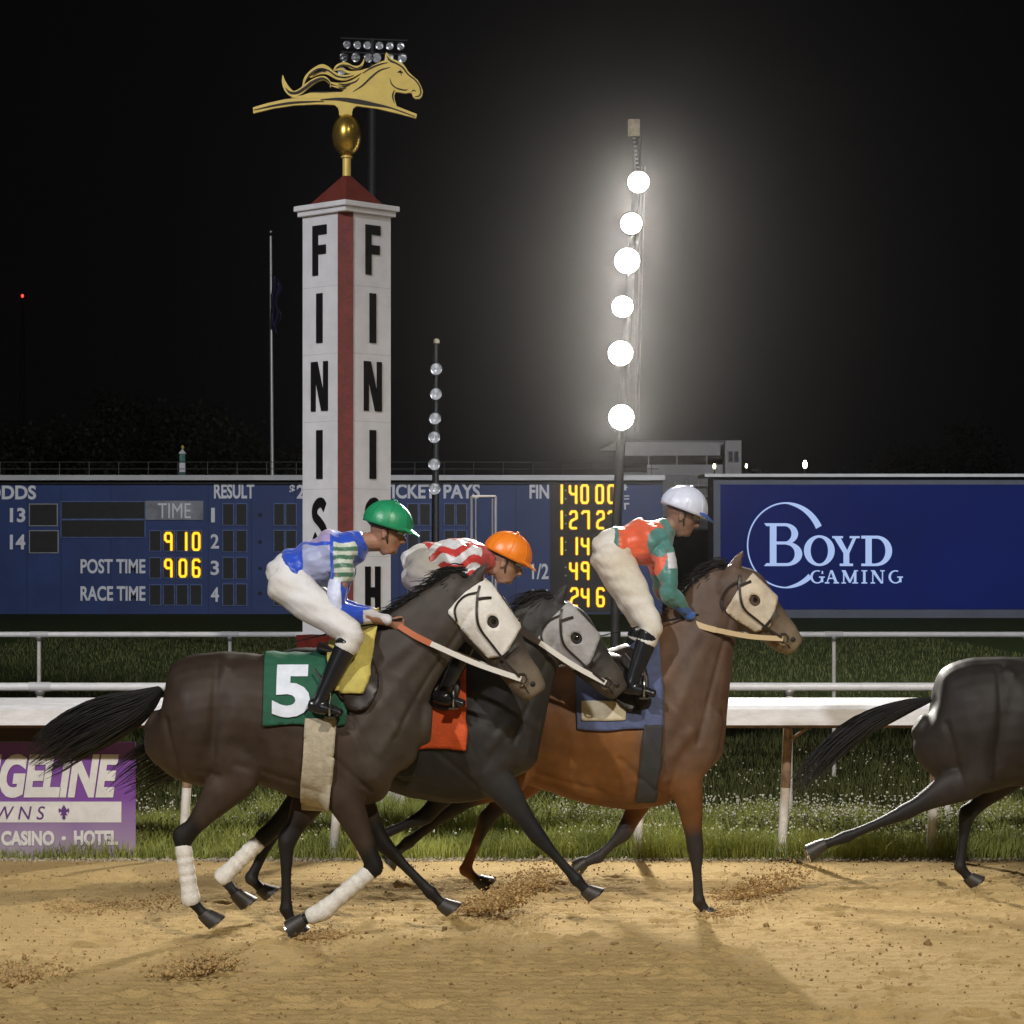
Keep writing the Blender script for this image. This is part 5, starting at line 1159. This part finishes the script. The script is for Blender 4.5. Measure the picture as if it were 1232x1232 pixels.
# ================================================================== JOCKEYS
CLOTH = vmat('racing_silk', .42, .5, .05, 12, .35, 28, (1,1,1), sheen=.3)
BREECH = mat('breeches_white', (.68,.68,.70), .7, vary=.0, col2=(.58,.55,.50), scale=5, bump=.45, bscale=22)
BOOT = mat('boot_black', (.012,.012,.014), .25)
def jockey(label, d, J, helmet, silks, skin, seed, cuff=None, boot=BOOT, sleeve_near=None, goggles=(.8,.8,.85), breech=BREECH, peak=None):
    t = thing('jockey', label, 'person', 'jockeys'); S = d/FPX; s_ = 13.5/d
    W = lambda p, y=0: Vector(((p[0]-CX)*S, d+y, CAMH-(p[1]-HY)*S))
    t['kind'] = 'thing'
    def arm(mb, sd, k=1.0, upto='hand'):
        sh, el, ha = [W(p,yy) for p,yy in zip((J['shoulder'],J['elbow'],J['hand']), (sd*.17, sd*.22, sd*.085))]
        wr = el.lerp(ha,.88); loft(mb, [(*(sh+Vector((-.02,-sd*.05,0))),.062*k,.055*k),(*sh.lerp(el,.2),.056*k,.052*k),(*sh.lerp(el,.6),.048*k,.046*k),(*el,.041*k,.041*k),(*el.lerp(wr,.35),.042*k,.039*k),(*el.lerp(wr,.8),.030*k,.027*k)]+([(*wr,.026,.022)] if upto!='sleeve' else [(*wr.lerp(el,.05),.031*k,.028*k)]),4,14)
        return sh, el, ha, wr
    def leg_pts(sd): return [W(p,yy) for p,yy in zip((J['hip'],J['knee'],J['ankle'],J['toe']), (sd*.10, sd*.29, sd*.34, sd*.36))]
    def torso(mb, k=1.0, u0=0):
        hp, ch, nk = W(J['pelvis']), W(J['chest']), W(J['neck'])
        loft(mb, [(*hp.lerp(ch,u0),.115*k,.155*k),(*hp.lerp(ch,.35),.108*k,.14*k),(*hp.lerp(ch,.75),.125*k,.165*k),(*ch,.122*k,.175*k),(*ch.lerp(nk,.55),.085*k,.13*k),(*ch.lerp(nk,.85),.058*k,.07*k)],4,22)
    # ---- body
    mb = MB(); torso(mb); hd = W(J['head']); nk = W(J['neck']); f = Vector(J['face']).normalized(); u = Vector((-f.z,0,f.x)); u = u if u.z>0 else -u
    loft(mb, [(*nk,.055,.055),(*(hd-f*.03-u*.08),.052,.052)],2,14)
    loft(mb, [(*(hd-u*.10+f*.045),.052,.042),(*(hd-u*.055+f*.02),.078,.062),(*(hd+u*.01),.094,.073),(*(hd+u*.07),.088,.07),(*(hd+u*.10),.05,.045)],4,20)
    loft(mb, [(*(hd+f*.085+u*.005),.012,.010),(*(hd+f*.112-u*.030),.016,.014),(*(hd+f*.088-u*.040),.012,.016)],3,10)     # nose
    loft(mb, [(*(hd+f*.060-u*.105),.020,.022),(*(hd+f*.082-u*.100),.016,.018)],2,10)                                     # chin
    loft(mb, [(*(hd+f*.082-u*.062+Vector((0,-.018,0))),.006,.006),(*(hd+f*.092-u*.062),.008,.008),(*(hd+f*.082-u*.062+Vector((0,.018,0))),.006,.006)],3,8)
    loft(mb, [(*(hd+f*.080-u*.074+Vector((0,-.015,0))),.006,.006),(*(hd+f*.089-u*.075),.008,.008),(*(hd+f*.080-u*.074+Vector((0,.015,0))),.006,.006)],3,8)
    for s in (-1,1):
        e = hd-u*.02-f*.005+Vector((0,s*.074,0)); loft(mb,[(*(e-u*.025),.010,.007),(*e,.018,.008),(*(e+u*.022-f*.006),.014,.007)],3,8)   # ear
        loft(mb,[(*(hd+f*.082+u*.02+Vector((0,s*.012,0))),.008,.01),(*(hd+f*.070+u*.022+Vector((0,s*.045,0))),.008,.01)],2,8)              # brow
    hands = []
    for s in (-1,1):
        sh, el, ha, wr = arm(mb, s)
        # palm and fingers closed round the rein
        ax = (ha-el).normalized(); dn = Vector((ax.z,0,-ax.x)); dn = dn if dn.z<0 else -dn
        pc = wr + ax*.045; loft(mb, [(*wr,.024,.020),(*(wr+ax*.03),.034,.017),(*(wr+ax*.075),.036,.016)],3,12)
        for k in range(4):
            yb = 0; o_ = dn*(-.027+.0185*k); ln = (.9,1,.96,.8)[k]
            a = wr+ax*.072+o_+Vector((0,0,0)); p1 = a+ax*.026*ln+Vector((0,-s*.008,0)); p2 = p1+ax*.004+Vector((0,-s*.030*ln,0)); p3 = p2-ax*.026*ln+Vector((0,-s*.008,0))
            loft(mb,[(*a,.0092,.0092),(*p1,.0088,.0088),(*p2,.0082,.0082),(*p3,.0072,.0072)],3,8)
        th0 = wr+ax*.03-dn*.028; loft(mb,[(*th0,.012,.012),(*(th0+ax*.028-dn*.014+Vector((0,-s*.01,0))),.0105,.0105),(*(th0+ax*.052-dn*.008+Vector((0,-s*.026,0))),.009,.009)],3,8)
        h_, k_, a_, to = leg_pts(s)
        loft(mb, [(*h_,.10,.095),(*h_.lerp(k_,.35),.086,.082),(*h_.lerp(k_,.8),.058,.056),(*k_,.050,.048),(*k_.lerp(a_,.3),.048,.046),(*k_.lerp(a_,.8),.035,.034),(*a_,.034,.033)],4,16)
        loft(mb, [(*a_,.034,.034),(*a_.lerp(to,.45)+Vector((0,0,-.005)),.030,.036),(*to,.022,.034)],3,12)
    me = remesh(mb, .0055, 3, .4); co = coords(me); col = np.tile(np.array(skin),(len(co),1))*(1+.10*vnoise(co,9,seed,2))[:,None]
    lip = np.linalg.norm(co-np.array(hd+f*.09-u*.068),axis=1)<.017; col[lip]*=np.array([.9,.5,.5])
    tint(me, col); body = link('body', me, vmat('skin', .5, .4, .08, 40, .1, 150), t)
    # ---- silks
    mb = MB(); torso(mb, 1.17, .11)
    for s in (-1,1): arm(mb, s, 1.22, 'sleeve')
    me2 = remesh(mb, .0062, 3, .5); co = coords(me2); nrm = np.empty(len(co)*3); me2.vertices.foreach_get('normal',nrm); nrm=nrm.reshape(-1,3)
    wr_ = vnoise(co*np.array([1,1,1.6]), 9, seed, 3); fold = np.sin((co[:,0]*38+co[:,2]*26)+3*vnoise(co,4,seed+1,2))
    setco(me2, co + nrm*(.009*wr_+.0075*fold)[:,None]); wrel = lambda c: ((c[:,0]/S)+CX, HY-(c[:,2]-CAMH)/S, c[:,1]-d)
    px, py, yy = wrel(co); tint(me2, silks(px, py, yy)); link('silks', me2, CLOTH, t)
    # ---- breeches
    mb = MB(); hp, ch = W(J['pelvis']), W(J['chest'])
    loft(mb, [(*(hp-(ch-hp).normalized()*.05+Vector((-.01,0,-.02))),.125,.155),(*hp,.13,.168),(*hp.lerp(ch,.18),.122,.158)],3,20)
    for s in (-1,1):
        h_, k_, a_, to = leg_pts(s)
        loft(mb, [(*(h_+Vector((-.02,0,.02))),.12,.10),(*h_.lerp(k_,.35),.106,.096),(*h_.lerp(k_,.8),.080,.078),(*k_,.070,.068),(*k_.lerp(a_,.25),.062,.060)],4,16)
    me3 = remesh(mb, .010, 2, .5); co = coords(me3); nrm = np.empty(len(co)*3); me3.vertices.foreach_get('normal',nrm); nrm=nrm.reshape(-1,3)
    setco(me3, co+nrm*(.0025*vnoise(co,7,seed+3,2)+.0030*np.sin(co[:,2]*75+co[:,0]*22+3*vnoise(co,4,seed,2)))[:,None]); link('breeches', me3, breech, t)
    # ---- boots, stirrups
    for s in (-1,1):
        h_, k_, a_, to = leg_pts(s); mb = MB()
        loft(mb, [(*k_.lerp(a_,.13),.066,.064),(*k_.lerp(a_,.2),.063,.061),(*k_.lerp(a_,.5),.054,.051),(*k_.lerp(a_,.85),.042,.041),(*a_,.042,.040)],4,16)
        loft(mb, [(*(a_+(a_-to).normalized()*.035),.036,.034),(*a_,.04,.037),(*a_.lerp(to,.5),.034,.041),(*to,.024,.038)],4,14)
        link('boot', remesh(mb,.007,2,.5), boot, t)
        m = MB(); c = a_.lerp(to,.55); r = .062
        m.tube([c+Vector((0,math.sin(th)*.058, math.cos(th)*.075+.015)) for th in np.linspace(-2.2,2.2,17)], .006, 6); m.box((c.x-.028,c.y-.05,c.z-.045),(c.x+.028,c.y+.05,c.z-.034)); 
        st = m.build('stirrup', STEEL, t, smooth=True)
        m = MB(); m.tube([c+Vector((0,0,.09)), W(J['ankle'],s*.25)+Vector((-.02,0,.20))], .007, 6); m.build('stirrup_leather', LEATH, st)
    # ---- helmet with peak and goggles
    mb = MB(); c = hd+u*.035-f*.004; rows = []
    A_ = np.linspace(.03, 1.72, 16); vs=[]; fs=[]; n_=28
    for a in A_:
        for k in range(n_):
            th = 2*math.pi*k/n_; vs.append(c + u*(math.cos(a)*.125) + f*(math.sin(a)*math.cos(th)*.135) + Vector((0,math.sin(a)*math.sin(th)*.108,0)))
    fs=[(i*n_+k,i*n_+(k+1)%n_,(i+1)*n_+(k+1)%n_,(i+1)*n_+k) for i in range(15) for k in range(n_)]+[tuple(range(n_))[::-1]]; mb.add(vs,fs)
    o = mb.build('helmet', helmet, t, smooth=True); md=o.modifiers.new('t','SOLIDIFY'); md.thickness=.008; md.offset=1
    for k in range(4):
        th0 = math.pi*k/4; m_ = MB(); m_.tube([c + u*(math.cos(a)*.1345) + f*(math.sin(a)*math.cos(th0)*.1445) + Vector((0,math.sin(a)*math.sin(th0)*.1175,0)) for a in np.linspace(-1.55,1.55,20)], .0016, 5); m_.build('cap_seam', helmet, o, smooth=True)
    m_ = MB(); m_.lathe([(.002,-.006),(.012,-.002),(.010,.006),(.002,.009)], c+u*.137, 10); m_.build('cap_button', helmet, o, smooth=True)
    mb = MB(); q = c + u*.012; vs=[]; 
    for lay in (.004,-.004):
        for k in range(13):
            th = R(-68+136*k/12); vs.append(q+f*(math.cos(th)*.134)+Vector((0,math.sin(th)*.108,0))+u*lay)
        for k in range(13):
            th = R(-68+136*k/12); vs.append(q+f*(math.cos(th)*.134+.060*math.cos(th)**.7)+Vector((0,math.sin(th)*.100,0))+u*(lay-.028*math.cos(th)))
    fs=[]; 
    for k in range(12): fs+=[(k,k+1,14+k,13+k),(26+k,39+k,40+k,27+k),(13+k,14+k,40+k,39+k),(k,26+k,27+k,k+1)]
    fs+=[(0,13,39,26),(12,38,51,25)]; mb.add(vs,fs); mb.build('helmet_peak', peak or helmet, o, smooth=True)
    if goggles:
        mb = MB(); g0 = hd+u*.012
        for s in (-1,1): loft(mb, [(*(g0+f*.098+Vector((0,s*.006,0))),.018,.012),(*(g0+f*.088+Vector((0,s*.034,0))),.021,.016),(*(g0+f*.062+Vector((0,s*.058,0))),.018,.012)],3,12)
        link('goggles', remesh(mb,.004,2,.4), mat('goggle_lens',(.25,.27,.30),.06,.6), t)
        mb = MB(); mb.tube([g0+f*(math.cos(th)*.10)+Vector((0,math.sin(th)*.079,0)) for th in np.linspace(.9,2*math.pi-.9,24)], .006, 6); mb.build('goggle_strap', mat('strap_black',(.02,.02,.02),.6), t)
    mb = MB(); 
    for s in (-1,1): mb.tube([hd+u*.03+Vector((0,s*.080,0)), hd-u*.05+f*.02+Vector((0,s*.068,0)), hd-u*.115+f*.05+Vector((0,s*.012,0))], .005, 6)
    mb.build('chin_strap', mat('strap_black',(.02,.02,.02)), t)
    # riding whip in the near hand
    ha = W(J['hand'], -.085); mb = MB(); mb.tube([ha+Vector((.03,-.02,.03)), ha+Vector((-.25,-.06,-.02)), ha+Vector((-.58,-.08,-.10))],[.007,.005,.003],6)
    wh = mb.build('riding_whip', BOOT); tag(wh, label.split(' with ')[0].replace('jockey','whip in the hand of the jockey',1) if False else J['whip'], 'whip', 'riding whips')
    return t
def clr(*c): return np.array(c)
def silks_a(px,py,yy):
    blue=clr(.015,.07,.52); lav=clr(.42,.46,.72); c=np.tile(blue,(len(px),1))
    body_=(px>366)&(px<398)&(py>656)&(py<745); c[body_]=lav*.8
    c[(px>362)&(px<398)&(py<652)]=clr(.35,.28,.50)
    band=(px>402)&(py>652)&(py<700)&(yy<-.12); g=clr(.06,.16,.10); w_=clr(.55,.60,.52)
    k=np.floor((py-652)/5.2)%2==0; c[band&k]=w_; c[band&~k]=g
    c[(yy<-.14)&(px>378)&(px<412)&(py>696)&(py<732)]=clr(.58,.62,.80)
    c[(px<362)]=blue; c[(py>733)&(px>438)]=clr(.6,.58,.62); return c
jockey('jockey in blue silks and bright green helmet riding the nearest horse', 13.5,
    dict(pelvis=(352,690),chest=(405,668),neck=(440,652),head=(465,638),face=(.95,0,-.30),shoulder=(415,672),elbow=(405,730),hand=(478,750),hip=(348,704),knee=(425,762),ankle=(385,845),toe=(412,852),
    whip='black whip in the hand of the jockey wearing blue'), mat('helmet_green',(.015,.26,.11),.36,bump=.35,bscale=22,vary=.08), silks_a, (.32,.16,.10), 4, boot=BOOT)
def silks_b(px,py,yy):
    w_=clr(.66,.66,.67); r=clr(.50,.03,.025); c=np.tile(w_,(len(px),1))
    P_=np.stack([px*.05,py*.05,yy*4],1); zig=np.abs(((py-640)+ .25*(px-520)+4*np.sin(px*.18))%19-9.5)<4.6
    c[zig&(px>505)]=r; c[(px>578)&(py<720)]=r*.9+.02; c[(py>712)&(px>540)]=clr(.02,.02,.02); return c
jockey('jockey in white and red patterned silks and glowing orange helmet', 14.0,
    dict(pelvis=(512,680),chest=(562,676),neck=(592,674),head=(608,674),face=(.9,0,-.44),shoulder=(572,690),elbow=(552,738),hand=(618,752),hip=(508,692),knee=(572,748),ankle=(530,835),toe=(556,842),
    whip='black whip in the hand of the jockey wearing red and white'), mat('helmet_orange',(.85,.22,.012),.36,bump=.35,bscale=22,vary=.05), silks_b, (.35,.19,.12), 5)
def silks_c(px,py,yy):
    te=clr(.06,.20,.18); o_=clr(.72,.11,.04); c=np.tile(te,(len(px),1))
    c[((px-768)**2/31**2+(py-656)**2/46**2<1)]=o_; c[(py>668)&(py<692)&(px<812)&(yy>-.19)]=o_; c[((px-789)**2/13**2+(py-652)**2/18**2<1)]=te
    c[(px>806)&(py<632)]=o_; c[(py>730)]=clr(.03,.12,.42); c[(px>798)&(px<822)&(py>664)&(py<684)&(yy<-.1)]=clr(.6,.6,.65); c[(px<742)]=te; return c
jockey('jockey in teal and orange silks and pale white helmet on the leading horse', 14.45,
    dict(pelvis=(742,660),chest=(784,650),neck=(806,634),head=(821,618),face=(.93,0,-.36),shoulder=(795,660),elbow=(800,712),hand=(832,745),hip=(738,672),knee=(778,752),ankle=(752,824),toe=(780,830),
    whip='black whip in the hand of the jockey wearing teal and orange'), mat('helmet_white',(.62,.66,.80),.36,bump=.35,bscale=22,vary=.05), silks_c, (.22,.12,.08), 6, peak=mat('peak_blue',(.05,.12,.45),.3),
    breech=mat('breeches_soiled', (.68,.66,.62), .75, vary=.0, scale=4, bump=.45, bscale=22, col2=(.52,.45,.33)))
def silks_d(px,py,yy):
    c=np.tile(clr(.05,.05,.06),(len(px),1)); c[(px>1288)&(px<1328)]=clr(.05,.07,.2); return c
jockey('jockey in dark silks and black helmet on the horse farthest right', 15.1,
    dict(pelvis=(1278,695),chest=(1328,676),neck=(1358,664),head=(1376,652),face=(.95,0,-.30),shoulder=(1338,682),elbow=(1332,735),hand=(1388,752),hip=(1274,706),knee=(1340,758),ankle=(1303,838),toe=(1330,845),
    whip='black whip in the hand of the jockey farthest right'), mat('helmet_black',(.02,.02,.022),.3,coat=.4), silks_d, (.3,.16,.1), 7)
